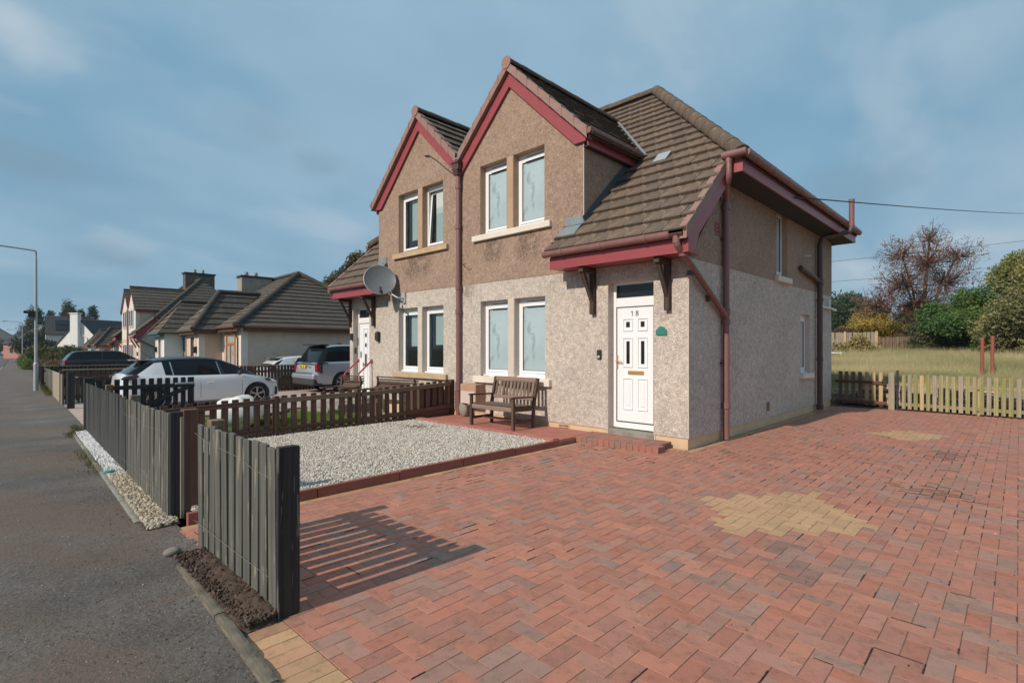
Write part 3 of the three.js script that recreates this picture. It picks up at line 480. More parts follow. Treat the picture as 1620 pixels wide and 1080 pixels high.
// upvc window, 0,0 = lower left of the opening, front looks along +z, frame set back from the wall face
function windowUnit(parent, w, h, place, o = {}) {
  const d = -(o.back ?? .13), f = .052, c = .048, g = [];
  const win = part('window', [bx(0, f, 0, h, d - .06, d, 1, .006), bx(w - f, w, 0, h, d - .06, d, 1, .006), bx(f, w - f, 0, f + .02, d - .06, d, 0, .006), bx(f, w - f, h - f - .05, h, d - .06, d, 0, .006), bx(-.01, w + .01, -.012, .022, d, d + .06, 0, .006)], MT.upvc, parent);
  place(win);
  const x0 = f + .004, x1 = w - f - .004, y0 = f + .024, y1 = h - f - .054;
  const cas = part('casement', [bx(x0, x0 + c, y0, y1, d - .045, d + .012, 1, .005), bx(x1 - c, x1, y0, y1, d - .045, d + .012, 1, .005), bx(x0 + c, x1 - c, y0, y0 + c, d - .045, d + .012, 0, .005), bx(x0 + c, x1 - c, y1 - c, y1, d - .045, d + .012, 0, .005)], MT.upvc, win);
  const pane = part('pane', bx(x0 + c - .003, x1 - c + .003, y0 + c - .003, y1 - c + .003, d - .022, d - .012), o.glass ?? MT.glassWashed, win);
  part('gasket', [bx(x0 + c, x0 + c + .007, y0 + c, y1 - c, d - .012, d + .004), bx(x1 - c - .007, x1 - c, y0 + c, y1 - c, d - .012, d + .004), bx(x0 + c + .007, x1 - c - .007, y1 - c - .007, y1 - c, d - .012, d + .004), bx(x0 + c + .007, x1 - c - .007, y0 + c, y0 + c + .007, d - .012, d + .004)], MT.gasket, win);
  if (o.vent) { const tv = part('trickle_vent', bx(w * .26, w * .96, y1 - .046, y1 - .012, d + .012, d + .03, 0, .006), MT.upvc, win); part('vent_slot', bx(w * .28, w * .94, y1 - .05, y1 - .044, d + .014, d + .031), MT.dark, tv); part('vent_slot', bx(w * .28, w * .94, h - .062, h - .052, d, d + .006), MT.dark, win); }
  if (o.tilt) for (const m of win.children) { m.position.set(0, y0, d); m.geometry.translate(0, -y0, -d); m.rotation.x = -o.tilt; }
  if (o.room) {
    const r = o.room; part('room', [bx(-.25, w + .25, -.3, h + .2, d - 1.8, d - 1.78), bx(-.25, w + .25, -.32, -.3, d - 1.8, d - .1), bx(-.25, w + .25, h + .2, h + .22, d - 1.8, d - .1), bx(-.27, -.25, -.3, h + .2, d - 1.8, d - .1), bx(w + .25, w + .27, -.3, h + .2, d - 1.8, d - .1)], MT.room, win);
    part('blind', bx(r[0], w + .1, h * r[1], h + .1, d - .085, d - .075), MT.blind, win);
    if (r[2]) { const cu = []; for (let k = 0; k < 7; k++) cu.push(rod([.04 + k * .035, -.1, d - .12 - (k % 2) * .02], [.04 + k * .035, h, d - .12 - (k % 2) * .02], .024, 8)); part('curtain', cu, r[2], win); }
    if (r[3]) part('cushion', bx(w * .42, w + .1, -.2, h * .3, d - .16, d - .09, undefined, .05), r[3], win);
  }
  return win;
}
const west = (x, y, z) => m => { m.rotation.y = -Math.PI / 2; m.position.set(x, y, z); };

const house = thing('semi_detached_house', 'pair of brown and cream roughcast houses joined under twin red-trimmed gables', 'house');
{
  const XF = 7.119, XR = 15.02, ZM2 = -16.66, H = house;
  const wallF = (name, poly, holes, x, depth, mat) => part(name, faceWest(prism(poly, depth, holes).translate(0, 0, -depth)).translate(x, 0, 0), mat, H);
  // front walls
  const lo = .16, band = 2.745, mz = z => ZM2 - z + .38 * clamp((z + 3.9) / .5);
  const D0 = -4.735, D1 = -3.925;
  wallF('lower_wall', [[-12.9, lo], [mz(D1), lo], [mz(D1), 2.505], [mz(D0), 2.505], [mz(D0), lo], [D0, lo], [D0, 2.505], [D1, 2.505], [D1, lo], [-3.38, lo], [-3.38, band], [-12.9, band]],
    [[-7.74, -6.98], [-6.81, -6.05], [mz(-6.98), mz(-7.74)], [mz(-6.05), mz(-6.81)]].map(([a, b]) => rect(a, b, .90, 2.378)), XF, .28, MT.dashCream);
  wallF('upper_wall', [[-11.46, band], [-5.2, band], [-5.2, 4.99], [-6.89, 6.61], [-8.33, 5.23], [-9.77, 6.61], [-11.46, 4.99]],
    [[-7.74, -7.0], [-6.825, -6.06], [mz(-7.0), mz(-7.74)], [mz(-6.06), mz(-6.825)]].map(([a, b]) => rect(a, b, 3.70, 5.068)), XF - .008, .28, MT.dashBrown);
  // side and rear
  part('lower_wall', prism([[XF + .28, lo], [XR, lo], [XR, band], [XF + .28, band]], .28, [rect(12.45, 13.13, .90, 2.19)]).translate(0, 0, -3.66), MT.dashCream, H);
  part('upper_wall', prism([[XF + .001, band], [XR, band], [XR, 4.32], [8.05, 4.32], [XF + .001, 3.44]], .28, [rect(10.86, 11.53, 2.85, 4.21)]).translate(0, 0, -3.654), MT.dashBrown, H);
  part('lower_wall', bx(XF + .28, XR, lo, band, -12.9, -12.62), MT.dashCream, H);
  part('upper_wall', prism([[XF + .001, band], [XR, band], [XR, 4.32], [8.05, 4.32], [XF + .001, 3.44]], .28).translate(0, 0, -12.906), MT.dashBrown, H);
  part('rear_wall', bx(XR - .28, XR - .002, lo, 4.32, -12.61, -3.67), MT.dashCream, H);
  part('corner_bead', bx(XF - .005, XF + .004, lo, band, -3.386, -3.374), MT.margin, H); part('corner_bead', bx(XF - .014, XF - .005, band, 4.93, -5.206, -5.194), MT.margin, H);
  // cheeks of the two bays
  for (const z of [-5.2, -11.46]) { const s = z === -5.2 ? -.28 : 0; part('dormer_cheek', prism([[XF + .272, 3.0], [9.3, 4.6], [9.3, 5.0], [XF + .272, 4.99]], .276).translate(0, 0, z + s + .002), MT.dashBrown, H); }
  // plinth, painted
  part('plinth', [bx(XF + .016, XF + .2, -.12, lo, D1, -3.396), bx(XF + .016, XF + .2, -.12, lo, mz(D0), D0), bx(XF + .016, XF + .2, -.12, lo, -12.884, mz(D1)), bx(XF + .2, XR - .015, -.12, lo, -3.6, -3.396), bx(XF + .2, XR - .015, -.12, lo, -12.884, -12.72)], MT.plinth, H);
  const airbrick = (a, b, y0, y1, face) => { const g = []; const n = 7; for (let r = 0; r < 3; r++) { const y = lerp(y0, y1, (r + .2) / 3); g.push(face(a + .01, b - .01, y, y + .035)); } return g; };
  part('air_brick', [bx(XF + .004, XF + .03, -.0, .135, -5.75, -5.52)], MT.plinth, H); part('air_brick_slots', airbrick(-5.75, -5.52, 0, .135, (a, b, y, y2) => bx(XF, XF + .02, y + .005, y2, a, b)), MT.woodBench, H);
  part('wall_vent', [0, 1, 2, 3].map(k => bx(8.0, 8.17, 3.2 + k * .055, 3.235 + k * .055, -3.38, -3.362)), MT.fascia, H); part('wall_vent', [bx(10.32, 10.47, .28, .44, -3.40, -3.372)], MT.woodBrownWorn, H);

  // window surrounds and sills
  const sil = (z0, z1, y0, y1, m) => part('sill', bx(XF - .075, XF + .10, y0, y1, z0, z1, undefined, .012), m, H);
  const frontWin = (z0, w, y, h, o) => windowUnit(H, w, h, west(XF, y, z0), o);
  // mullions and reveals, smooth
  const rev = (za, zb, y0, y1, m, x) => part('window_reveal', [bx(x + .004, x + .20, y0, y1, za - .02, za + .003), bx(x + .004, x + .20, y0, y1, zb - .003, zb + .02), bx(x + .004, x + .2, y1 - .003, y1 + .02, za, zb)], m, H);
  const mull = (za, zb, y0, y1, m, x) => part('mullion', bx(x - .006, x + .19, y0, y1, za + .006, zb - .006, 1, .01), m, H);
  for (const [za, zb] of [[-7.74, -6.98], [-6.81, -6.05], [mz(-6.98), mz(-7.74)], [mz(-6.05), mz(-6.81)]]) rev(za, zb, .90, 2.378, MT.margin, XF);
  for (const [za, zb] of [[-7.74, -7.0], [-6.825, -6.06], [mz(-7.0), mz(-7.74)], [mz(-6.06), mz(-6.825)]]) rev(za, zb, 3.70, 5.068, MT.marginBrown, XF - .008);
  mull(-6.98, -6.81, .90, 2.377, MT.margin, XF); mull(mz(-6.81), mz(-6.98), .90, 2.377, MT.margin, XF); mull(-7.0, -6.825, 3.7, 5.067, MT.marginBrown, XF - .008); mull(mz(-6.825), mz(-7.0), 3.7, 5.067, MT.marginBrown, XF - .008);
  sil(-7.93, -5.89, 3.575, 3.69, MT.sillCream); sil(-7.90, -5.90, .77, .90, MT.sillCream); sil(mz(-5.89), mz(-7.93), 3.555, 3.67, MT.sillTan); sil(mz(-5.90), mz(-7.90), .77, .89, MT.sillTan);
  for (const z of [-7.735, -6.82]) { frontWin(z, .75, 3.695, 1.37, { vent: true }); frontWin(z + (z < -7 ? 0 : .015), .75, .905, 1.47, { vent: true }); }
    frontWin(mz(-7.0) - .005, .745, 3.675, 1.39, { glass: MT.glass, room: [.24, .02, 0, MT.blue], tilt: .075 });
  frontWin(mz(-6.06), .76, 3.675, 1.39, { glass: MT.glass, room: [.26, .22, 0, 0] });
  frontWin(mz(-6.98), .755, .905, 1.47, { glass: MT.glass, room: [.24, .42, 0, 0] });
  frontWin(mz(-6.05), .755, .905, 1.47, { glass: MT.glass, room: [.24, .40, 0, 0] });
  // side windows
  windowUnit(H, .67, 1.36, m => m.position.set(10.86, 2.85, -3.38), { back: .10 }); windowUnit(H, .68, 1.29, m => m.position.set(12.45, .90, -3.38), { back: .10, glass: MT.upvcGrey });
  part('window_reveal', [bx(11.526, 11.55, 2.85, 4.21, -3.60, -3.377), bx(10.84, 10.863, 2.85, 4.21, -3.60, -3.377), bx(10.86, 11.53, 4.207, 4.23, -3.6, -3.384)], MT.marginBrown, H); part('window_reveal', [bx(13.126, 13.15, .9, 2.19, -3.60, -3.384), bx(12.45, 13.13, 2.187, 2.21, -3.6, -3.384)], MT.margin, H);
  part('sill', bx(10.76, 11.63, 2.74, 2.85, -3.56, -3.30, undefined, .01), MT.sillCream, H); part('sill', bx(12.38, 13.2, .79, .90, -3.56, -3.30, undefined, .01), MT.sillCream, H);

  // doors
  const door = (zl, left) => {
    const w = .81, d = -.15, h = 2.385, y0 = .12;
    const D = part('door', new THREE.BufferGeometry(), MT.upvc, H); D.geometry = merge([bx(0, .06, .06, h, d - .07, d, 1, .006), bx(w - .06, w, .06, h, d - .07, d, 1, .006), bx(.06, w - .06, h - .05, h, d - .07, d, 0, .006), bx(.06, w - .06, 1.985, 2.13, d - .07, d, 0, .006), bx(.06, w - .06, .06, .15, d - .07, d + .012, 0, .006)]);
    west(XF, y0, zl)(D);
    const lf = part('leaf', bx(.075, w - .075, .16, 1.98, d - .05, d + .008, 1, .006), MT.upvc, D);
    part('pane', bx(.06, w - .06, 2.13, h - .05, d - .03, d - .02), MT.glassDark, D);
    const mold = (x0, x1, a, b) => [bx(x0, x0 + .014, a, b, d + .006, d + .022), bx(x1 - .014, x1, a, b, d + .006, d + .022), bx(x0 + .014, x1 - .014, a, a + .014, d + .006, d + .022), bx(x0 + .014, x1 - .014, b - .014, b, d + .006, d + .022)];
    part('gasket', mold(.072, w - .072, .157, 1.983).map(g => g.translate(0, 0, -.012)), MT.gasket, D);
    if (!left) {
      for (const x of [.215, .475]) { part('moulding', [...mold(x - .02, x + .155, 1.60, 1.80), ...mold(x - .02, x + .155, 1.03, 1.50), ...mold(x - .02, x + .155, .36, .86), bx(x + .03, x + .105, .42, .80, d + .006, d + .014, undefined, .004)], MT.upvc, D); part('pane', bx(x + .035, x + .10, 1.66, 1.745, d + .006, d + .013), MT.glassDark, D); part('pane', bx(x + .04, x + .098, 1.085, 1.44, d + .006, d + .013), MT.glassDark, D); }
      part('letterbox', bx(.285, .565, .915, .975, d + .006, d + .022, 0, .008), MT.brass, D);
      part('house_number', textGeo('1 8', .078, .006).translate(.405, 1.875, d + .008), MT.dark, D);
      part('handle', [bx(.075, .105, 1.0, 1.22, d + .006, d + .018, undefined, .006), rod([.09, 1.12, d + .01], [.09, 1.12, d + .06], .009), rod([.09, 1.12, d + .055], [.20, 1.112, d + .055], .009)], MT.brass, D);
    } else {
      for (const x of [.34]) { part('moulding', mold(x - .03, x + .17, .3, 1.85), MT.upvc, D); [1.62, 1.36, 1.08].forEach((y, i) => part('pane', bx(x + .03, x + .11, y - (i === 2 ? .2 : 0), y + .1, d + .006, d + .013), MT.glassDark, D)); }
      part('letterbox', bx(.36, .52, .86, .92, d + .006, d + .02, 0, .006), MT.dark, D); part('handle', [bx(.69, .72, .95, 1.15, d + .006, d + .018), rod([.705, 1.06, d + .05], [.6, 1.055, d + .05], .009), rod([.705, 1.06, d], [.705, 1.06, d + .05], .009)], MT.brass, D);
    }
    part('door_reveal', [bx(XF + .003, XF + .21, .0, 2.505, zl - .02, zl + .004), bx(XF + .003, XF + .21, .0, 2.505, zl + w - .004, zl + w + .02), bx(XF + .003, XF + .21, 2.50, 2.53, zl, zl + w)], MT.margin, H);
    part('threshold', bx(XF - .02, XF + .24, -.05, .165, zl + .002, zl + w - .002, undefined, .012), MT.concrete, H);
  };
  door(D0); door(mz(D1), true);
  const bell = part('doorbell', bx(XF - .03, XF + .01, 1.265, 1.425, -4.935, -4.85, undefined, .02), MT.black, H, 'black doorbell beside the door'); part('bell_button', new THREE.CylinderGeometry(.022, .022, .01, 14).rotateZ(Math.PI / 2).translate(XF - .032, 1.31, -4.892), MT.upvcGrey, bell);
  { const P = []; P.push([-.085, 0], [.085, 0], [.085, .075]); for (let i = 0; i <= 10; i++) { const t = i / 10 * Math.PI; P.push([Math.cos(t) * .055, .085 + Math.sin(t) * .04]); } P.push([-.085, .075]); part('plaque', faceWest(prism(P, .02).translate(-3.795, 1.645, 0)).translate(XF - .002, 0, 0), std({ color: lin(.03, .20, .15), roughness: .4 }), H, 'small green arched plaque beside the door'); }
  part('wall_lamp', [bx(XF - .09, XF, 1.62, 1.86, -11.50, -11.40, undefined, .02)], MT.dark, H); part('wall_lamp_glass', bx(XF - .10, XF - .03, 1.65, 1.83, -11.53, -11.50), MT.sillTan, H);
  part('wall_lamp', [bx(XF - .08, XF, 1.66, 1.84, -12.80, -12.71, undefined, .02)], MT.dark, H); part('doorbell', bx(XF - .03, XF, 1.3, 1.46, -12.62, -12.54, undefined, .01), MT.black, H);

  // ---------- roofs ----------
  const rf = new THREE.Group(); rf.name = 'roof'; H.add(rf);
  const th = Math.atan(.911), c = Math.cos(th), s = Math.sin(th), T = x => (x - 6.6) / c;
  const reg = [[6.6, -3.17], [7.97, -3.17], [7.97, -2.93], [11.68, -6.35], [11.68, -8.33], [9.18, -8.33], [10.69, -6.89], [8.70, -5.0], [8.70, -5.2], [7.11, -5.2], [7.11, -5.6], [6.6, -5.6]];
  slope(rf, 'front', [6.6, 3.0, 0], [0, 0, 1], [c, s, 0], reg.map(([x, z]) => [z, T(x)]), { seed: 11 });
  slope(rf, 'front', [6.6, 3.0, 0], [0, 0, 1], [c, s, 0], reg.map(([x, z]) => [mz(z), T(x)]), { seed: 12 });
  const ts = Math.atan(.983), cs = Math.cos(ts), ss = Math.sin(ts), TL = 3.44 / cs;
  slope(rf, 'side', [0, 4.25, -2.91], [1, 0, 0], [0, ss, -cs], [[7.93, 0], [15.45, 0], [11.68, TL]], { strips: true, seed: 13 });
  slope(rf, 'side', [0, 4.25, mz(-2.91)], [-1, 0, 0], [0, ss, cs], [[-7.93, 0], [-11.68, TL], [-15.45, 0]].reverse(), { strips: true, seed: 14 });
  const tr = Math.atan(3.38 / 3.77), cr = Math.cos(tr), sr = Math.sin(tr), TR = 3.77 / cr;
  slope(rf, 'rear', [15.45, 4.25, 0], [0, 0, -1], [-cr, sr, 0], [[2.91, 0], [-mz(-2.91), 0], [-mz(-6.35), TR], [6.35, TR]], { strips: true, seed: 15 });
  const td = Math.atan(.96), cd = Math.cos(td), sd = Math.sin(td);
  slope(rf, 'dormer', [0, 6.73 - .96 * 1.89, -5.0], [1, 0, 0], [0, sd, -cd], [[7.03, 0], [8.72, 0], [10.69, 1.89 / cd], [7.03, 1.89 / cd]], { seed: 16, tones: [[.20, .155, .12], [.23, .175, .135], [.18, .14, .11]] });
  slope(rf, 'dormer', [0, 6.73 - .96 * 1.44, -8.33], [1, 0, 0], [0, sd, -cd], [[7.03, 0], [9.18, 0], [10.69, 1.44 / cd], [7.03, 1.44 / cd]], { seed: 17, tones: [[.19, .145, .11], [.21, .16, .12], [.17, .13, .10]] });
  slope(rf, 'dormer', [0, 6.73 - .96 * 1.44, -8.33], [-1, 0, 0], [0, sd, cd], [[-9.18, 0], [-7.03, 0], [-7.03, 1.44 / cd], [-10.69, 1.44 / cd]], { strips: true, seed: 18 });
  slope(rf, 'dormer', [0, 6.73 - .96 * 1.89, -11.66], [-1, 0, 0], [0, sd, cd], [[-8.72, 0], [-7.03, 0], [-7.03, 1.89 / cd], [-10.69, 1.89 / cd]], { strips: true, seed: 19 });
  ridgeCaps(rf, [7.97, 4.33, -2.96], [11.66, 7.70, -6.35], .135); ridgeCaps(rf, [11.68, 7.69, -6.4], [11.68, 7.69, -10.26], .13); ridgeCaps(rf, [7.97, 4.33, mz(-2.96)], [11.66, 7.70, mz(-6.35)], .135);
  ridgeCaps(rf, [15.4, 4.33, -2.96], [11.7, 7.70, -6.35], .135);
  for (const z of [-6.89, -9.77]) { ridgeCaps(rf, [6.99, 6.775, z], [10.7, 6.775, z], .105, .42, [.17, .12, .09]); part('ridge_end', new THREE.CylinderGeometry(.118, .118, .03, 20).rotateZ(Math.PI / 2).translate(6.985, 6.775, z), MT.verge, rf); }
  // verge units, bargeboards
  const vergeRun = (x, zTop, yTop, zBot, sl, face) => { const L = Math.abs(zBot - zTop) * Math.hypot(1, sl), n = Math.round(L / .345), dz = (zBot - zTop) / n; for (let i = 0; i < n; i++) { const za = zTop + dz * i, zb = zTop + dz * (i + 1), ya = yTop - sl * Math.abs(za - zTop), yb = yTop - sl * Math.abs(zb - zTop); part('verge_tile', faceWest(prism([[za, ya + .07], [zb, yb + .088], [zb, yb - .097], [za, ya - .088]], .15).translate(0, 0, -.15)).translate(x - (i % 2) * .002, 0, 0), MT.verge, rf); part('verge_cap_lip', faceWest(prism([[lerp(za, zb, .93), lerp(ya, yb, .93) + .092], [zb, yb + .096], [zb, yb - .104], [lerp(za, zb, .93), lerp(ya, yb, .93) - .102]], .04).translate(0, 0, -.036)).translate(x - .004, 0, 0), MT.verge, rf); } };
  for (const [zt, dirs] of [[-6.89, [[-5.05, 1], [-8.30, 1]]], [-9.77, [[-8.36, 1], [-11.61, 1]]]]) for (const [zb] of dirs) vergeRun(6.985, zt, 6.73, zb, .96);
  const barge = pts => part('bargeboard', faceWest(prism(pts, .04).translate(0, 0, -.04)).translate(7.06, 0, 0), MT.fascia, H);
  const bb = [[-6.89, 6.66], [-6.89, 6.355], [-5.36, 4.862], [-5.13, 4.862], [-5.13, 4.98]], bb2 = [[-6.89, 6.66], [-8.328, 5.28], [-8.328, 4.975], [-6.89, 6.355]];
  barge(bb); barge(bb2); barge(bb.map(([z, y]) => [mz(z), y])); barge(bb2.map(([z, y]) => [mz(z), y]));
  // dormer eaves (right and left)
  for (const sg of [1, -1]) { const Z = z => sg > 0 ? z : mz(z); part('fascia_board', bx(7.10, 8.86, 4.79, 4.985, Z(-5.13), Z(-5.10)), MT.fascia, H); part('soffit', bx(7.10, 8.8, 4.78, 4.795, Z(-5.2), Z(-5.12)), MT.dark, H); part('gutter', gutterX(5.0, Z(-5.035), 7.0, 8.82), MT.pipe, H); }
  part('valley_lead', bar([8.66, 5.0, -4.94], [10.72, 6.83, -6.86], .055, .015, false, V(-.4, .8, .4)), MT.lead, rf); part('valley_lead', bar([8.66, 5.0, mz(-4.94)], [10.72, 6.83, mz(-6.86)], .055, .015, false, V(-.4, .8, -.4)), MT.lead, rf); part('valley_lead', [bx(6.98, 9.2, 5.33, 5.36, -8.43, -8.23)], MT.lead, rf); part('valley_lead', bx(8.74, 8.92, 4.80, 5.02, -5.2, -4.98, undefined, .05), MT.lead, rf);
  // cheek and apron flashing
  for (const sg of [1, -1]) { const Z = z => sg > 0 ? z : mz(z); part('lead_flashing', bar([7.12, 3.565, Z(-5.192)], [8.85, 3.565 + 1.73 * .911, Z(-5.192)], .018, .17, false, V(-.67, .74, 0)), MT.leadDark, rf); part('lead_flashing', [bx(7.09, 7.116, 3.46, 3.66, Z(-5.57), Z(-5.2)), bar([6.86, 3.31, Z(-5.40)], [7.11, 3.535, Z(-5.40)], .36, .012, false)], MT.lead, rf); }
  part('vent_tile', bar([8.40, 4.72, -4.53], [8.62, 4.92, -4.53], .25, .03, false), std({ color: lin(.33, .36, .38), roughness: .5 }), rf);
  // moss along the butts of the front slope
  { const g = new THREE.IcosahedronGeometry(1, 0), L = []; for (let i = 0; i < 2600; i++) { const j = 1 + Math.floor(Math.pow(rnd(), .9) * 18), x = 6.6 + j * .342 * c, zl = x < 7.97 ? -3.2 : -2.93 - (x - 7.97) * .92, zr = x < 8.7 ? -5.15 : -5.0 - (x - 8.7) * .95, z = lerp(zl, zr, rnd()); if (zr > zl) continue; const n = vnoise(x * 2.4, z * 2.4 + 40, 512, 512, 33); if (n < .47) continue; const r = R(.008, .022), mzz = i % 7 ? z : mz(z); L.push([xf([x - .01 * c + .015 * s, 3.0 + (x - 6.6) * .911 + .028 + R(-.012, .012), mzz], [R(0, 6), R(0, 6), R(0, 6)], [r, r * .8, r * 1.6]), mix3([.035, .028, .014], [.10, .085, .03], rnd())]); } stuff('moss', g, MT.stone, L, rf); }
  { const L = [], g = new THREE.ConeGeometry(.006, .22, 3).translate(0, .11, 0); for (let i = 0; i < 160; i++) L.push([xf([6.64 + R(-.05, .05), 2.99, -11.23 + R(-.12, .12)], [R(-.7, .7), R(0, 6), R(-.7, .7)], R(.5, 1.1)), mix3([.16, .12, .04], [.30, .24, .08], rnd())]); const m = stuff('gutter_weeds', g, MT.leaf, L, H); }
  // porch eaves, both sides
  for (const sg of [1, -1]) {
    const Z = z => sg > 0 ? z : mz(z);
    part('fascia_board', bx(6.695, 6.72, 2.742, 2.935, Z(-5.59), Z(-3.20)), MT.fascia, H); part('soffit', bx(6.72, XF - .002, 2.748, 2.762, Z(-5.585), Z(-3.21)), MT.fascia, H); part('fascia_end', bx(6.72, XF - .012, 2.76, 3.2, Z(-5.59), Z(-5.57)), MT.fascia, H);
    part('gutter', gutterZ(6.632, 2.995, Z(-5.66), Z(-3.22)), MT.pipe, H);
    for (const zb of [-4.998, -3.68]) part('porch_bracket', [bx(XF - .085, XF - .002, 2.0, 2.748, Z(zb - .042), Z(zb + .042), 1, .008), bar([XF - .06, 2.2, Z(zb)], [6.77, 2.71, Z(zb)], .06, .055), bx(6.74, XF - .002, 2.66, 2.748, Z(zb - .043), Z(zb + .043), 0, .006)], MT.bracket, H);
    // raking verge of the long front slope
    const n = 5, xa = 6.6, xb = 7.98; for (let i = 0; i < n; i++) { const p = lerp(xa, xb, i / n), q = lerp(xa, xb, (i + 1) / n), yp = 3.0 + (p - 6.6) * .911, yq = 3.0 + (q - 6.6) * .911; const g = prism([[p, yp + .085], [q, yq + .062], [q, yq - .11], [p, yp - .09]], .10); g.translate(0, 0, sg > 0 ? -3.26 : mz(-3.26) - .1); part('verge_tile', g, MT.verge, rf); }
    { const g = prism([[6.68, 2.985], [8.0, 4.19], [8.0, 3.93], [7.02, 3.035], [6.86, 2.742], [6.68, 2.742]], .03); g.translate(0, 0, sg > 0 ? -3.205 : mz(-3.205) - .03); part('bargeboard', g, MT.fascia, H); }
    { const g = prism([[6.9, 2.80], [8.0, 3.95], [8.0, 3.97], [6.9, 2.82]], .18); g.translate(0, 0, sg > 0 ? -3.385 : mz(-3.385) - .18); part('soffit', g, MT.dark, H); }
    // box eaves along the side
    part('fascia_board', [bx(7.99, 15.42, 4.075, 4.28, Z(-2.965), Z(-2.94)), bx(15.40, 15.42, 4.075, 4.28, Z(-3.4), Z(-2.965))], MT.fascia, H); part('fascia_end', bx(7.965, 7.99, 4.075, 4.28, Z(-3.37), Z(-2.941)), MT.fascia, H); part('soffit', bx(7.985, 15.40, 4.08, 4.095, Z(-3.385), Z(-2.966)), MT.dark, H);
    part('gutter', gutterX(4.33, Z(-2.88), 7.93, 15.5), MT.pipe, H);
  }
  part('fascia_board', bx(15.42, 15.445, 4.075, 4.28, -13.3, -3.36), MT.fascia, H);
  // rainwater pipes
  const sock = (x, y, z, r = .064, h = .09) => { const g = new THREE.CylinderGeometry(r, r, h, 14); g.translate(x, y, z); return strip(g); };
  part('gutter', [gutterZ(7.89, 4.33, -3.2, -2.86), sock(7.90, 4.30, -3.12, .05, .16)], MT.pipe, H);
  part('downpipe', [pipe([[7.90, 4.30, -3.12], [7.90, 4.02, -3.12], [8.0, 3.88, -3.2], [8.27, 3.78, -3.31], [8.28, 3.6, -3.31]], .045, 12, true), rod([8.28, 3.7, -3.312], [8.28, .02, -3.312], .05, 14), sock(8.28, 3.66, -3.312), sock(8.28, 2.02, -3.312), sock(8.28, 1.86, -3.312), sock(8.28, .55, -3.312)], MT.pipe, H);
  part('downpipe', [sock(6.632, 2.93, -3.32, .052, .14), pipe([[6.632, 2.93, -3.32], [6.64, 2.84, -3.31], [6.76, 2.74, -3.29]], .046, 12, true), rod([6.72, 2.765, -3.29], [8.24, 1.96, -3.312], .046, 14), sock(6.76, 2.75, -3.29, .055, .1)], MT.pipe, H);
  part('pipe_bracket', [bar([7.1, 2.50, -3.30], [7.1, 2.50, -3.39], .02, .1, false), bar([7.7, 2.2, -3.31], [7.7, 2.2, -3.39], .02, .1, false), bx(8.2, 8.36, 3.15, 3.18, -3.38, -3.33), bx(8.2, 8.36, 1.2, 1.23, -3.38, -3.33)], MT.pipeDark, H);
  part('gutter', gutterZ(6.632, 2.995, -3.4, -3.22), MT.pipe, H);
  part('soil_pipe', [rod([13.6, .06, -3.29], [13.6, 3.85, -3.29], .058, 14), pipe([[13.6, 3.8, -3.29], [13.62, 3.97, -3.24], [13.86, 4.05, -3.02], [14.05, 4.12, -2.80], [14.08, 4.25, -2.76]], .055, 14, true), sock(13.6, .1, -3.29, .075, .12), sock(13.6, 2.55, -3.29, .068), sock(13.6, 1.2, -3.29, .068)], MT.pipeDark, H);
  part('soil_vent', [rod([14.08, 4.2, -2.76], [14.08, 4.86, -2.76], .056, 14), sock(14.08, 4.83, -2.76, .062, .06), sock(14.08, 4.27, -2.76, .064, .05)], MT.pipe, H);
  part('soil_branch', [rod([12.25, 3.15, -3.33], [13.56, 2.98, -3.30], .052, 14), sock(13.6, 2.95, -3.29, .07, .16)], MT.pipeDark, H);
  part('overflow_pipe', [rod([12.68, 3.46, -3.4], [12.68, 3.45, -3.24], .014, 8), rod([13.62, 2.42, -3.30], [14.9, 2.42, -3.33], .022, 8), rod([14.6, 2.42, -3.33], [14.6, 2.62, -3.33], .022, 8), rod([14.9, 2.42, -3.33], [15.2, 2.40, -3.33], .035, 8), rod([14.1, 2.66, -3.4], [14.1, 2.64, -3.2], .018, 8)], MT.upvc, H);
  part('downpipe', [rod([7.045, 5.06, -8.335], [7.045, .03, -8.335], .05, 14), ...[4.78, 3.95, 2.7, 2.2, .62].map(y => sock(7.045, y, -8.335)), rod([7.04, 5.12, -8.335], [7.04, 4.80, -8.335], .066, 4)], MT.pipe, H, 'central rainwater pipe between the two houses');
  part('hopper_head', [bx(6.94, 7.10, 5.10, 5.27, -8.43, -8.23, undefined, .01), bx(6.92, 7.11, 5.24, 5.275, -8.45, -8.21), prism([[-.08, .1], [.08, .1], [.05, 0], [-.05, 0]], .14).translate(7.02, 5.0, -8.40)], MT.pipeDark, H);
  part('cable', [pipe([[7.095, 5.72, -9.42], [7.09, 5.55, -9.15], [7.09, 5.28, -8.80], [7.09, 5.03, -8.45]], .008, 6, true), pipe([[7.09, 5.74, -9.55], [7.08, 5.70, -9.40], [7.095, 5.72, -9.42]], .012, 6, true), pipe([[7.10, 5.9, -7.62], [7.10, 5.2, -8.20], [7.10, 5.0, -8.28]], .006, 6, true)], MT.dark, H);
  part('hook', pipe([[7.11, 3.12, -8.2], [6.98, 3.14, -8.1], [6.97, 3.15, -8.0]], .008, 6, true), MT.dark, H);
  // meter box behind the bench
  const mb = part('meter_box', bx(6.86, XF, .36, .74, -8.06, -7.60, undefined, .01), MT.card, H, 'faded brown meter box on the wall by the bench'); part('box_door', bx(6.852, 6.862, .36, .60, -8.04, -7.62), MT.margin, mb);
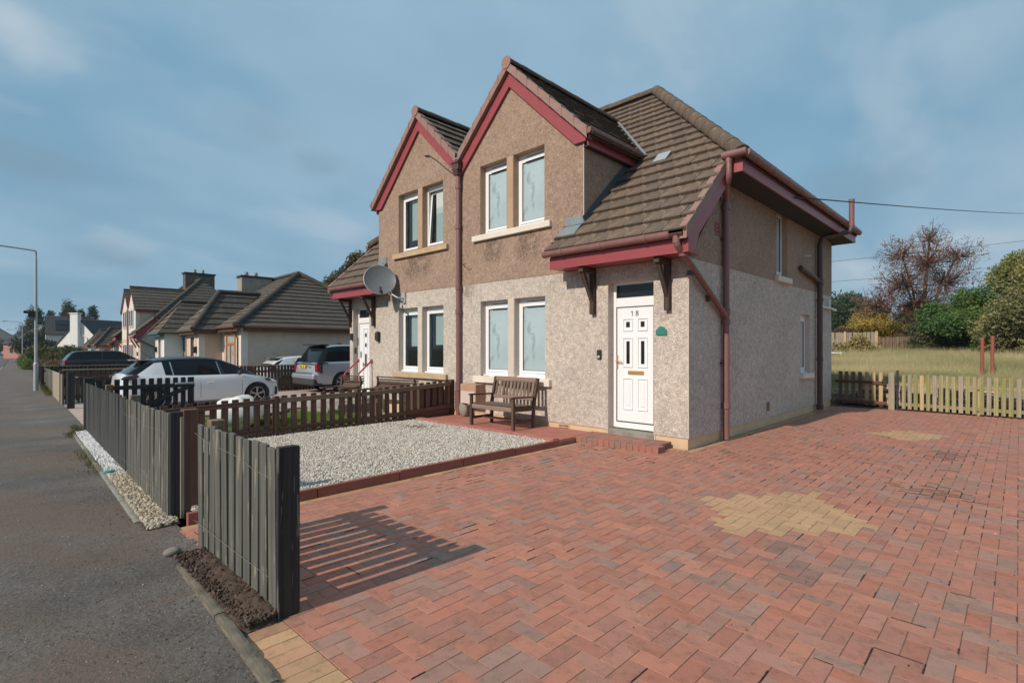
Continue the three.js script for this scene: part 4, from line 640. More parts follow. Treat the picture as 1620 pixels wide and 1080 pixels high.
  { // weather stains under the sills
    const am = texture(256, 256, 1, 1, each((u, v) => { const e = Math.min(u, 1 - u) * 2, n = fbm(u, v, 5, 2, 4, 141), f = hash(u * 256, v * 256, 142), k = fbm(u, v, 48, 48, 2, 143); const a = sstep(.0, .55, e) * sstep(0, .5, v) * sstep(1.0, .96, v) * sstep(.38, .62, n) * sstep(.36, .6, k * .7 + f * .3); return [a, a, a]; }), false); am.repeat.set(1, 1);
    const sm = std({ color: lin(.075, .058, .045), alphaMap: am, transparent: true, opacity: .42 });
    for (const [z0, z1, y0, y1] of [[-7.75, -7.05, 3.0, 3.57], [-6.85, -6.1, 2.95, 3.57], [-10.5, -9.2, 2.9, 3.55], [-5.55, -5.22, 2.78, 3.3], [-8.3, -7.9, 2.4, 2.74], [-11.3, -10.2, 2.45, 2.74]]) { const g = new THREE.PlaneGeometry(z1 - z0, y1 - y0); g.rotateY(-Math.PI / 2); g.translate(y0 < 2.74 ? XF - .004 : XF - .012, (y0 + y1) / 2, (z0 + z1) / 2); part('weather_stain', g, sm, H); }
  }
  rebase(H, XF, 0, -8.33);
}
// front step of blocks
{
  const t = thing('door_step', 'low step of red paving blocks before the white front door', 'step'); const cs = [[.34, .14, .105], [.37, .15, .11], [.29, .15, .12], [.36, .145, .11], [.27, .15, .12]];
  const put = (x0, x1, z0, z1) => { const g = paint(paverShape(x1 - x0 - .006, z1 - z0 - .006, [0, 0, 0, 0]), cs[Math.floor(rnd() * 5)]); g.scale(1, 1.6, 1); const m = part('paver', g, MT.paver, t); m.position.set((x0 + x1) / 2, .085 + R(-.002, .002), (z0 + z1) / 2); };
  for (let z = -5.05; z < -3.62; z += .1) put(6.56, 6.76, z, z + .1);
  for (let x = 6.76; x < 7.06; x += .1) { for (let z = -4.95; z < -3.75; z += .2) put(x, x + .1, z, z + .2); put(x, x + .1, -5.05, -4.95); put(x, x + .1, -3.75, -3.65); }
  part('step_bed', bx(6.57, 7.09, -.02, .075, -5.04, -3.63), MT.joint, t); rebase(t, 6.8, 0, -4.35);
}
{ // satellite dish on the left house
  const t = thing('satellite_dish', 'grey oval satellite dish on the wall between porch and upper windows of the left house', 'satellite dish');
  const n = V(-.42, .30, .86).normalize(), g = new THREE.SphereGeometry(.85, 36, 10, 0, Math.PI * 2, 0, .44); g.translate(0, -.85, 0); const g2 = g.clone(); g2.translate(0, -.012, 0);
  const q = new THREE.Quaternion().setFromUnitVectors(V(0, -1, 0), n), ctr = V(6.72, 3.02, -10.80);
  const place = m => { m.quaternion.copy(q); m.position.copy(ctr); };
  const d = part('dish', merge([g, g2]), grainy([.14, .155, .165], .12, .8, 131, { roughness: .4 }), t); place(d); const rim = part('rim', new THREE.TorusGeometry(.365, .011, 8, 48).rotateX(Math.PI / 2).translate(0, -.078, 0), MT.galv, t); place(rim);
  part('arm', [bar([6.72 + .05, 2.70, -10.76], [6.52, 2.74, -10.42], .025, .03, false)], MT.dark, t); part('receiver', [rod([6.52, 2.74, -10.44], [6.55, 2.84, -10.50], .03, 12), bx(6.49, 6.56, 2.70, 2.76, -10.46, -10.40, undefined, .01)], MT.dark, t);
  part('mount', [pipe([[7.1, 2.62, -10.36], [6.95, 2.62, -10.40], [6.86, 2.80, -10.70], [6.80, 3.0, -10.86]], .02, 8, true), bx(7.08, 7.115, 2.5, 2.74, -10.42, -10.30)], MT.galv, t); rebase(t, 7.1, 2.62, -10.36);
}

// ================= FENCES =================
const picket = (w, h, t, mat, grain = 1) => bx(-t / 2, t / 2, 0, h, -w / 2, w / 2, 1, .004);
const wire = (pts, r = .0013) => pipe(pts, r, 5, true, 40);
{ // near panel beside the driveway mouth
  const F = thing('garden_fence', 'near grey-green close-picket fence panel with black end post beside the driveway mouth', 'fence', 'street fences');
  for (let i = 0; i < 11; i++) { const z = -2.925 - i * .1335, x = 1.162 + i * .0018, h = .915 + R(-.006, .006); const g = bx(-.011, .011, 0, h - .03, -.0485, .0485, 1, .004); const m = part('picket', g, MT.woodGrey, F); m.position.set(x, .022 + R(-.006, .006) + (i > 8 ? -.012 : 0), z); m.rotation.set(R(-.006, .006), R(-.02, .02), R(-.008, .008)); }
  part('rail', [bx(1.176, 1.222, .70, .80, -4.33, -2.87, 2, .005)], MT.woodPale, F); part('rail', [bx(1.176, 1.222, .13, .23, -4.33, -2.87, 2, .005)], MT.woodPale, F);
  part('post', bx(1.150, 1.268, .0, .918, -2.872, -2.842, 1, .004), MT.woodBlackWorn, F, 'black weathered end post with peeling paint'); part('post', bx(1.19, 1.285, 0, .905, -2.97, -2.874, 1, .006), MT.woodBrown, F); part('post', bx(1.222, 1.318, 0, .925, -4.30, -4.20, 1, .006), MT.woodBrownWorn, F);
  part('wire', [wire([[1.145, .835, -4.30], [1.142, .80, -3.9], [1.146, .785, -3.4], [1.142, .752, -3.15], [1.146, .742, -2.90]]), wire([[1.147, .20, -4.32], [1.143, .20, -3.6], [1.144, .20, -2.93]])], MT.wire, F); rebase(F, 1.17, 0, -3.6);
}
{
  const F = thing('garden_fence', 'long street fence of narrow pickets, grey near end and black far end', 'fence', 'street fences');
  let i = 0; for (let z = -5.235; z > -7.6; z -= .108, i++) { const m = part('picket', bx(-.01, .01, 0, .90 + R(-.012, .008), -.042, .042, 1, .004), MT.woodGrey, F); m.position.set(streetX(z), gy(1, z) + R(-.004, .004), z); m.rotation.set(R(-.008, .008), -.05 + R(-.03, .03), R(-.008, .008)); }
  for (let z = -7.66; z > -12.72; z -= .112, i++) { const m = part('picket', bx(-.01, .01, 0, .905 + R(-.012, .012), -.048, .048, 1, .004), MT.woodCharcoal, F); m.position.set(streetX(z) - .004, gy(1, z) + R(-.004, .004), z); m.rotation.set(R(-.008, .008), -.05 + R(-.03, .03), R(-.008, .008)); }
  for (const y of [.16, .68]) part('rail', bar([streetX(-5.2) + .035, y, -5.19], [streetX(-12.7) + .035, y + gy(1, -12.7), -12.72], .045, .09), MT.woodPale, F);
  part('post', bx(1.19, 1.285, -.02, .905, -5.19, -5.158, 1, .004), MT.woodBlack, F, 'black end board of the long fence'); part('post', bx(1.285, 1.40, -.02, .92, -5.25, -5.14, 1, .006), MT.woodBrown, F); part('post', bx(1.262, 1.288, .0, .86, -5.157, -5.138, 1), MT.woodPale, F);
  for (const z of [-7.7, -10.2]) part('post', bx(streetX(z) + .05, streetX(z) + .14, -.1, .88, z - .05, z + .05, 1), MT.woodBrownWorn, F);
  part('post', bx(streetX(-12.85) - .03, streetX(-12.85) + .13, gy(1, -12.8) - .05, gy(1, -12.8) + 1.0, -12.93, -12.80, 1, .006), MT.woodBlack, F);
  const wp = (h0, a, b) => { const p = []; for (let k = 0; k <= 6; k++) { const z = lerp(a, b, k / 6), x = streetX(z) - .018; p.push([x, gy(1, z) + h0 + Math.sin(k * 2.1) * .012, z]); } return wire(p); };
  part('wire', [wp(.72, -5.22, -7.7), wp(.17, -5.22, -7.9), wire([[streetX(-6.3) - .03, .20, -6.3], [streetX(-6.25) - .07, .16, -6.2], [streetX(-6.2) - .06, .26, -6.22], [streetX(-6.2) - .02, .2, -6.1]])], MT.wire, F); rebase(F, 1.38, 0, -9);
}
{ // brown picket fence between the gardens
  const F = thing('garden_fence', 'low brown picket fence with front rail between the two front gardens', 'fence', 'picket fences'); const z = -8.5;
  const topY = x => x < 3.4 ? lerp(.60, .655, (x - 1.45) / 1.95) : x < 4.85 ? lerp(.655, .685, (x - 3.4) / 1.45) : lerp(.66, .765, (x - 4.85) / 2.15);
  for (const [a, b] of [[1.5, 3.35], [3.45, 4.78], [4.90, 6.95]]) {
    part('rail', bar([a, topY(a + .01) - .045, z + .03], [b, topY(b - .01) - .045, z + .03], .045, .075), a > 1.6 ? MT.woodBrownWorn : MT.woodBrown, F); part('rail', bar([a, .16, z + .03], [b, topY(b) - .5, z + .03], .04, .075), MT.woodBrown, F);
    const n = Math.round((b - a) / .158); for (let i = 0; i < n; i++) { const x = a + (i + .5) * (b - a) / n, g = bx(-.047, .047, 0, topY(x) + .035 - .075, -.011, .011, 1, .004); const m = part('picket', g, MT.woodBrown, F); m.position.set(x, .075, z - .004); m.rotation.set(R(-.01, .01), R(-.03, .03), R(-.012, .012)); }
  }
  for (const [x, h] of [[1.45, .62], [3.40, .69], [4.84, .725], [6.99, .80]]) part('post', bx(x - .042, x + .042, -.05, h, z - .03, z + .055, 1, .007), MT.woodBrown, F);
  part('picket', bx(7.03, 7.08, .08, .76, z - .02, z + .0, 1), MT.woodBrown, F); part('gravel_board', bx(5.9, 6.95, .06, .20, z - .02, z + .03, 0, .005), MT.woodBrown, F);
  rebase(F, 4.3, 0, z);
  const E = thing('log_edging', 'dark half-log roll edging along the gravel under the brown fence', 'edging'); const gs = []; for (let x = 1.5; x < 6.02; x += .052) gs.push(rod([x, -.05, z + .075], [x, .125 + R(-.01, .008), z + .075 + R(-.004, .004)], .027, 9)); const e = part('log_roll', gs, MT.woodDarkBench, E); e.userData.kind = 'stuff'; rebase(E, 3.8, 0, z + .07);
}
{ // black fence and gate by the white car
  const F = thing('garden_fence', 'black low picket fence with diagonal braced gate in front of the white hatchback', 'fence', 'picket fences'), z = -12.9, x0 = 1.72, x1 = 3.42, yb = gy(1.7, z);
  const n = 12; for (let i = 0; i < n; i++) { const x = lerp(x0 + .06, x1 - .06, i / (n - 1)); part('picket', bx(x - (i === n - 1 ? .06 : .045), x + (i === n - 1 ? .06 : .045), yb + .02, yb + .95, z - .012, z + .012, 1, .004), MT.woodBlack, F); }
  for (const y of [.18, .74]) part('rail', bx(x0, x1, yb + y, yb + y + .085, z + .013, z + .05, 0, .004), MT.woodBlack, F); part('brace', bar([2.2, yb + .25, z + .035], [3.3, yb + .74, z + .035], .04, .09), MT.woodBlack, F);
  part('latch', bx(3.05, 3.42, yb + .80, yb + .84, z + .05, z + .075, 0, .01), MT.galv, F); rebase(F, 2.6, yb, z);
}
const rowFence = (label, x0, x1, z, h, mat, pitch, w, group = 'picket fences', topRail) => { const F = thing('garden_fence', label, 'fence', group); const yb = x => gy(x, z); for (let x = x0; x < x1; x += pitch) part('picket', bx(x - w / 2, x + w / 2, yb(x), yb(x) + h + R(-.02, .02), z - .012, z + .012, 1), mat, F); for (const y of [.2, h - .22]) part('rail', bar([x0, yb(x0) + y, z + .03], [x1, yb(x1) + y, z + .03], .04, .085), mat, F); if (topRail) part('top_rail', bar([x0, yb(x0) + h, z], [x1, yb(x1) + h, z], .10, .03), topRail, F); for (let x = x0; x < x1 + .1; x += 1.8) part('post', bx(x - .05, x + .05, yb(x) - .1, yb(x) + h + .02, z - .11, z - .013, 1), mat, F); return rebase(F, (x0 + x1) / 2, yb(x0), z); };
rowFence('dark picket fence across the drive end behind the white hatchback and silver car', 2.0, 12.6, -20.95, 1.02, MT.woodDarkBench, .125, .095, 'picket fences', MT.woodPale);
rowFence('dark picket fence before the dark estate car, behind the hatchback boot', 2.5, 9.5, -33.5, 1.0, MT.woodBlack, .16, .11, 'picket fences', MT.woodPale);
rowFence('reddish brown picket fence far off, beside the dark estate car and the round bush', 2.9, 10.5, -40.5, .95, MT.woodBrown, .17, .12, 'picket fences');
{
  const F = thing('garden_fence', 'pale grey board fence of wide panels beside the nearest lamp post', 'fence', 'street fences'); for (let z = -20.9; z > -40; z -= 1.02) { const m = part('board', bx(-.02, .02, 0, .92, -.49, .49, 1, .006), (z > -26 ? MT.woodPale : MT.woodGrey), F); m.position.set(streetX(z), gy(2, z) - .02, z); m.rotation.y = -.05 + R(-.02, .02); }
  rebase(F, streetX(-30), gy(2, -30), -30);
  const G = thing('gate_post', 'black gate post at the mouth of the pale drive', 'post'); const y = gy(2, -18.7); part('post', bx(1.90, 2.06, y - .05, y + 1.0, -18.9, -18.72, 1, .006), MT.woodBlack, G); part('latch', bx(2.06, 2.12, y + .15, y + .2, -18.84, -18.78), MT.galv, G); part('latch', bx(2.06, 2.14, y + .83, y + .87, -18.84, -18.78), MT.galv, G); rebase(G, 1.98, y, -18.8);
}
{ // back of the driveway: gate and picket fence, slightly out of square
  const line = z => lerp(15.32, 14.84, (z + 3.4) / 3.47);
  const mk = (F, z, w, h, y0, mat) => { const m = part('picket', bx(-.01, .01, 0, h, -w / 2, w / 2, 1, .004), mat, F); m.position.set(line(z) + .02, y0, z); m.rotation.set(R(-.012, .012), -.14, R(-.01, .01)); return m; };
  const G = thing('garden_gate', 'dark brown picket gate with three new pale pickets behind the house corner', 'gate');
  for (let i = 0; i < 7; i++) mk(G, -3.25 + i * .145, .085, .80, .07, i < 4 ? MT.woodBrownWorn : MT.woodFresh);
  for (const y of [.14, .62]) part('rail', bar([line(-3.36) - .01, y, -3.36], [line(-2.26) - .01, y, -2.26], .045, .07), MT.woodBrown, G); part('latch', bx(line(-2.3) - .05, line(-2.3) - .02, .62, .7, -2.35, -2.25), MT.dark, G); rebase(G, line(-2.8), 0, -2.8);
  const F = thing('garden_fence', 'pale green-stained picket fence across the back of the red driveway', 'fence', 'picket fences');
  part('post', bx(line(-2.17) - .05, line(-2.17) + .05, -.05, .87, -2.22, -2.10, 1, .008), MT.woodPale, F); part('post', bx(line(-2.0) - .02, line(-2.0) + .06, -.05, .93, -2.07, -2.03, 1, .008), MT.woodBlack, F);
  let k = 0; for (let z = -1.93; z < 2.6; z += .1135, k++) mk(F, z, .075, .80 + R(-.012, .012), .035, [MT.woodGreen, MT.woodFresh, MT.woodGreen, MT.woodPale][(k * 7) % 4 === 1 && k > 3 ? 0 : (k * 7) % 4]);
  for (const y of [.14, .60]) part('rail', bar([line(-2) + .05, y, -2], [line(2.6) + .05, y, 2.6], .04, .075), MT.woodGreen, F); for (const z of [-.62, 1.2]) part('post', bx(line(z) + .07, line(z) + .15, 0, .8, z - .04, z + .04, 1), MT.woodFresh, F); rebase(F, 15.1, 0, 0);
  const S = thing('slab_stack', 'rows of stacked grey stone slabs and roof tiles behind the back picket fence', 'slabs'); for (let i = 0; i < 9; i++) for (let j = 0; j < 10; j++) { const z = -3.2 + i * .52, m = part('slab', bx(-.2, .2, 0, .045, -.23, .23, undefined, .008), [MT.concrete, MT.plinth, MT.margin][(i * 3 + j * 5) % 3], S); m.position.set(15.75 + R(-.05, .05), .05 + j * .052 * (i % 3 ? 1 : .6), z + R(-.03, .03)); m.rotation.y = R(-.1, .1); } rebase(S, 15.75, 0, -1);
  const B = thing('brick_stack', 'stack of red bricks behind the right end of the back fence', 'bricks'); for (let j = 0; j < 9; j++) for (let i = 0; i < 3; i++) { const m = part('brick', bx(-.1, .1, 0, .062, -.05, .05, undefined, .005), MT.edgingRed, B); m.position.set(15.3 + (j % 2) * .04, .05 + j * .068, .17 + i * .12); } rebase(B, 15.3, 0, .3);
}
{ // boarded fence at the far side of the field
  const F = thing('board_fence', 'weathered tall board fence at the far edge of the field under the trees', 'fence'); const P = (z) => lerp(35.45, 37.1, (z + 7.9) / 4.6);
  for (let z = -13; z < -2.8; z += .165) { const hgh = z < -5.85 ? 1.56 : 1.30; const m = part('board', bx(-.012, .012, 0, hgh + R(-.03, .03), -.076, .076, 1), z < -5.85 ? MT.woodPale : MT.woodBrownWorn, F); m.position.set(P(z), .80, z); m.rotation.y = .34; m.rotation.x = R(-.02, .02); }
  for (const y of [1.0, 1.9]) part('rail', bar([P(-13) + .05, y, -13], [P(-2.9) + .05, y, -2.9], .05, .08), MT.woodPale, F); part('post', bx(P(-5.85) - .12, P(-5.85) - .02, .8, 2.42, -5.93, -5.79, 1), MT.woodFresh, F); part('post', bx(P(-7.3) - .12, P(-7.3) - .02, .8, 2.42, -7.36, -7.24, 1), MT.woodFresh, F); rebase(F, 36.2, .8, -6);
}
for (const [x, z, t, l] of [[22.8, -.86, 1.75, 'left one of two rusty red steel posts standing in the field'], [23.3, -.63, 1.80, 'right one of two rusty red steel posts standing in the field']]) { const P = thing('clothes_post', l, 'post', 'rusty posts in the field'); part('post', rod([x, .2, z], [x - .01, t, z + .01], .048, 10), MT.rust, P); part('post_cap', new THREE.SphereGeometry(.05, 10, 6).translate(x - .01, t, z + .01), MT.rust, P); rebase(P, x, .3, z); }
{ const T = thing('garden_table', 'small white plastic garden table standing in the long grass by the house corner', 'table'); const x = 31, z = -6.75, y = .75; part('tabletop', bx(x - .3, x + .3, y + .42, y + .48, z - .3, z + .3, undefined, .02), MT.upvc, T); for (const a of [-.26, .26]) for (const b of [-.26, .26]) part('leg', bx(x + a - .03, x + a + .03, y - .1, y + .42, z + b - .03, z + b + .03, 1, .008), MT.upvc, T); rebase(T, x, y, z); }

// ================= GARDEN FURNITURE =================
{ // slatted bench under the front window, facing the street
  const B = thing('garden_bench', 'weathered wooden slatted bench standing against the front wall under the window', 'bench'); const z0 = -7.09, z1 = -6.05, xf_ = 6.30, xb = 6.80, y = .078, m = MT.woodBench;
  for (const z of [z0, z1]) { part('leg', bx(xf_ - .026, xf_ + .026, y, y + .53, z - .026, z + .026, 1, .006), MT.woodDarkBench, B); part('leg', [bar([xb, y, z], [xb + .01, y + .40, z], .05, .05), bar([xb + .01, y + .39, z], [xb + .12, y + .845, z], .05, .05)], MT.woodDarkBench, B); part('armrest', bar([xf_ - .05, y + .545, z], [xb + .06, y + .525, z], .065, .028), MT.woodDarkBench, B); part('stretcher', bar([xf_, y + .13, z], [xb, y + .13, z], .03, .045), MT.woodDarkBench, B); part('seat_rail', bar([xf_, y + .335, z], [xb, y + .325, z], .035, .065), MT.woodDarkBench, B); }
  part('seat_rail', bx(xf_ - .015, xf_ + .012, y + .30, y + .375, z0 + .026, z1 - .026, 2, .005), m, B); part('seat_rail', bx(xb - .012, xb + .015, y + .29, y + .35, z0 + .026, z1 - .026, 2, .005), m, B); part('stretcher', bx((xf_ + xb) / 2 - .015, (xf_ + xb) / 2 + .015, y + .11, y + .15, z0, z1, 2), MT.woodDarkBench, B);
  for (let i = 0; i < 6; i++) { const x = xf_ + .02 + i * .083; part('seat_slat', bx(x, x + .068, y + .375 - i * .003, y + .397 - i * .003, z0 + .005, z1 - .005, 2, .006), i % 2 ? m : MT.woodDarkBench, B); }
  const bk = t => [xb + .012 + .108 * t, y + .40 + .44 * t]; const [tx, ty] = bk(.93), [lx, ly] = bk(.2);
  part('back_rail', bar([tx, ty, z0 + .02], [tx, ty, z1 - .02], .03, .085, true, V(.25, 1, 0)), m, B); part('back_rail', bar([lx, ly, z0 + .02], [lx, ly, z1 - .02], .03, .06, true, V(.25, 1, 0)), m, B);
  for (let i = 0; i < 11; i++) { const z = lerp(z0 + .075, z1 - .075, i / 10); part('back_slat', bar([lx - .002, ly, z], [tx - .002, ty, z], .052, .018, true, V(-1, .24, 0)), i % 3 === 1 ? m : MT.woodBrownWorn, B); }
  rebase(B, 6.55, y, -6.57);
}
const curvedSeat = (label, x, z, w, turn, arm) => { // barrel-backed timber garden seat
  const C = thing('garden_chair', label, 'chair', 'barrel-back garden seats'); const y0 = 0, mt = MT.woodDarkBench;
  for (const s of [-1, 1]) { part('leg', bx(-.26, -.20, 0, .62, s * w / 2 - .03, s * w / 2 + .03, 1, .006), mt, C); part('leg', bx(.24, .30, 0, .66, s * w / 2 - .03, s * w / 2 + .03, 1, .006), mt, C); part('armrest', bx(-.34, .32, .60, .635, s * w / 2 - .05, s * w / 2 + .05, 0, .01), mt, C); const P = []; for (let i = 0; i <= 10; i++) { const t = i / 10 * 2.5 - .35; P.push([.20 + Math.sin(t) * .15 - .02, .62 + .22 * (1 - Math.cos(t)) * .75]); } for (let i = 10; i >= 0; i--) { const t = i / 10 * 2.5 - .35; P.push([.20 + Math.sin(t) * .11 - .02, .62 + .22 * (1 - Math.cos(t)) * .75 - .03 * Math.cos(t)]); } part('back_frame', prism(P, .035).translate(0, 0, s * w / 2 - .017), mt, C); }
  for (let i = 0; i < 6; i++) part('seat_slat', bx(-.28 + i * .09, -.20 + i * .09, .38, .40, -w / 2, w / 2, 2, .005), mt, C);
  for (let i = 0; i < 8; i++) { const t = (i + .5) / 8 * 2.4 - .3; const m = part('back_slat', bx(-.011, .011, -.041, .041, -w / 2 - .03, w / 2 + .03, 2, .006), mt, C); m.position.set(.18 + Math.sin(t) * .19, .60 + .20 * (1 - Math.cos(t)), 0); m.rotation.z = -t + .2; }
  C.position.set(x, gy(4, z) + y0, z); C.rotation.y = turn; return C;
};
curvedSeat('single barrel-back wooden garden chair beside the white door of the left house', 6.15, -11.55, .62, .25);
curvedSeat('wide barrel-back wooden garden bench beneath the left house window', 6.25, -9.85, 1.22, .12);
{ const T = thing('garden_box', 'dark covered garden box beside the wide barrel-back bench', 'storage box'); part('box', bx(6.35, 6.9, 0, .66, -9.05, -8.62, 1, .01), MT.woodDarkBench, T); part('lid', bx(6.32, 6.93, .66, .70, -9.08, -8.59, undefined, .015), MT.concrete, T); rebase(T, 6.6, 0, -8.8); }
{ const g = new THREE.SphereGeometry(.5, 18, 12); g.scale(.14, .36, .24); const m = solo('stone', planar(g), MT.concrete, 'grey rounded slab of stone leaning by the foot of the central downpipe', 'stone'); m.position.set(6.95, .06, -8.06); const c = thing('garden_cane', 'thin dark cane standing beside the grey stone at the downpipe', 'cane'); part('cane', rod([7.0, .05, -7.95], [7.04, .48, -7.93], .008, 6), MT.dark, c); rebase(c, 7.0, .05, -7.95); }
{ // white sheeted things on the next lawn
  const g = new THREE.SphereGeometry(.5, 26, 16); const p = g.attributes.position; for (let i = 0; i < p.count; i++) { const x = p.getX(i), y = p.getY(i), z = p.getZ(i), f = .78 + .4 * vnoise(x * 5 + 9, z * 5 + y * 4 + 9, 99, 99, 6); p.setXYZ(i, x * f * .85, Math.max(-.3, y * f * .62 + .05), z * f * .6); } g.computeVertexNormals();
  const m = solo('dust_sheet', planar(g), MT.renderWhite, 'crumpled white plastic sheet heaped on the lawn behind the brown fence', 'sheet'); m.position.set(3.45, gy(1, -10.6) + .03, -10.3);
  const T = thing('garden_trampoline', 'low dark-rimmed round seat frame on the lawn behind the brown fence', 'frame'); part('rim', new THREE.TorusGeometry(.7, .03, 8, 30).rotateX(Math.PI / 2).translate(4.0, .16, -11.2), MT.dark, T); part('cover', new THREE.CylinderGeometry(.68, .68, .02, 28).translate(4.0, .17, -11.2), MT.concrete, T); for (let k = 0; k < 5; k++) part('leg', rod([4 + Math.cos(k * 1.256) * .66, -.12, -11.2 + Math.sin(k * 1.256) * .66], [4 + Math.cos(k * 1.256) * .66, .16, -11.2 + Math.sin(k * 1.256) * .66], .018, 6), MT.dark, T); rebase(T, 4, -.1, -11.2);
  for (const [zz, l] of [[-11.80, 'red bent handrail on the near side of the left house step'], [-12.45, 'red bent handrail on the far side of the left house step']]) { const Hh_ = thing('handrail', l, 'handrail', 'red handrails at the left house door'); part('rail', pipe([[6.70, -.15, zz], [6.70, .74, zz], [6.72, .79, zz], [7.10, 1.12, zz]], .021, 10), std({ color: lin(.42, .05, .06), roughness: .4 }), Hh_); part('base_plate', new THREE.CylinderGeometry(.05, .05, .02, 12).translate(6.70, .08, zz), MT.rust, Hh_); part('base_plate', new THREE.CylinderGeometry(.05, .05, .02, 12).rotateZ(Math.PI / 2).translate(7.105, 1.12, zz), MT.rust, Hh_); rebase(Hh_, 6.7, 0, zz); }
  const S = thing('door_step', 'grey concrete step before the white door of the left house', 'step'); part('tread', bx(6.2, 7.1, -.2, .07, -12.9, -11.7, undefined, .012), MT.concrete, S); part('riser', bx(5.95, 6.2, -.2, -.02, -12.9, -11.7, undefined, .012), MT.concrete, S); rebase(S, 6.6, 0, -12.3);
}

// ================= STREET LAMPS, WIRES =================
const lamp = (label, x, z, h, arm, box) => { const L = thing('street_lamp', label, 'street lamp', 'street lamps along the pavement'), y = gy(x, z); part('base', rod([x, y - .1, z], [x, y + 1.15, z], .085, 14), MT.galv, L); part('pole', [rod([x, y + 1.15, z], [x, y + h - .35, z], .058, 12, .045), new THREE.CylinderGeometry(.058, .085, .06, 14).translate(x, y + 1.17, z)], MT.galv, L); part('arm', pipe([[x, y + h - .36, z], [x, y + h - .12, z], [x - .08, y + h, z + .02], [x - arm, y + h + .10, z + .1]], .032, 8, true), MT.galv, L); part('lantern', new THREE.SphereGeometry(.5, 16, 8).scale(.62, .13, .26).translate(x - arm - .25, y + h + .10, z + .12), MT.galv, L); part('lantern_glass', new THREE.SphereGeometry(.5, 14, 6).scale(.42, .10, .2).translate(x - arm - .28, y + h + .065, z + .12), MT.glassDark, L); if (box) part('camera_box', [bx(x - .26, x - .04, y + 3.15, y + 3.42, z - .05, z + .16, undefined, .02), bx(x - .40, x - .20, y + 3.3, y + 3.42, z - .02, z + .12, undefined, .02)], MT.black, L); return rebase(L, x, y, z); };
lamp('nearest grey street lamp on the pavement with a black box on its pole', 2.05, -30.4, 6.0, 1.75, true); lamp('second grey street lamp down the street, by the small clipped hedge', 5.5, -103, 6.0, 1.6); lamp('farthest grey street lamp down the street', 8.0, -158, 6.0, 1.6);
{ const wireThing = (label, a, b, sag, r) => { const n = []; for (let i = 0; i <= 16; i++) { const t = i / 16; n.push([lerp(a[0], b[0], t), lerp(a[1], b[1], t) - sag * 4 * t * (1 - t), lerp(a[2], b[2], t)]); } const w = thing('overhead_wire', label, 'wire', 'overhead wires'); part('cable', pipe(n, r, 6, true, 60), MT.dark, w); rebase(w, ...a); };
  wireThing('highest overhead wire running from the eaves of the house over the field', [10.4, 4.18, -2.92], [46, 9.75, .9], .08, .012);
  wireThing('middle overhead wire crossing the sky above the bare tree', [52.2, 9.0, -17.8], [73.1, 12.2, 3.8], .1, .017); wireThing('lowest overhead wire passing behind the bare tree', [57.5, 7.83, -19.6], [74, 9.8, -2.5], .1, .017); }

// ================= CARS =================
const paintMat = (c, o = {}) => new THREE.MeshPhysicalMaterial({ color: lin(...c), roughness: .35, clearcoat: 1, clearcoatRoughness: .04, side: THREE.DoubleSide, ...o });
const carGlass = new THREE.MeshPhysicalMaterial({ color: lin(.010, .013, .016), roughness: .05, specularIntensity: .5, side: THREE.DoubleSide }), tyreM = std({ color: lin(.014, .014, .014), roughness: .85 }), alloy = std({ color: lin(.45, .46, .47), roughness: .3, metalness: .8 }), lampRed = new THREE.MeshPhysicalMaterial({ color: lin(.30, .012, .018), roughness: .15, clearcoat: 1 }), lampClear = new THREE.MeshPhysicalMaterial({ color: lin(.5, .52, .55), roughness: .1, clearcoat: 1 });
function interp(st, x) { if (x <= st[0][0]) return st[0].slice(1); for (let i = 0; i + 1 < st.length; i++) if (x <= st[i + 1][0]) { const t = (x - st[i][0]) / (st[i + 1][0] - st[i][0]), q = st[i], r = st[i + 1]; return q.slice(1).map((v, k) => lerp(v, r[k + 1], t)); } return st[st.length - 1].slice(1); }
function loft(rings, capped = true) { // closed rings of equal length
  const v = [], n = rings[0].length; for (let i = 0; i + 1 < rings.length; i++) for (let j = 0; j < n; j++) { const k = (j + 1) % n, a = rings[i][j], b = rings[i][k], c = rings[i + 1][k], d = rings[i + 1][j]; v.push(...a, ...c, ...b, ...a, ...d, ...c); }
  if (capped) for (const [R_, f] of [[rings[0], 0], [rings[rings.length - 1], 1]]) { const c = [0, 1, 2].map(k => R_.reduce((s, p) => s + p[k], 0) / n); for (let j = 0; j < n; j++) { const a = R_[j], b = R_[(j + 1) % n]; f ? v.push(...c, ...a, ...b) : v.push(...c, ...b, ...a); } }
  const g = new THREE.BufferGeometry(); g.setAttribute('position', new THREE.Float32BufferAttribute(v, 3)); return g;
}
const evaluator = new Evaluator(); evaluator.attributes = ['position', 'normal', 'uv']; evaluator.useGroups = false;
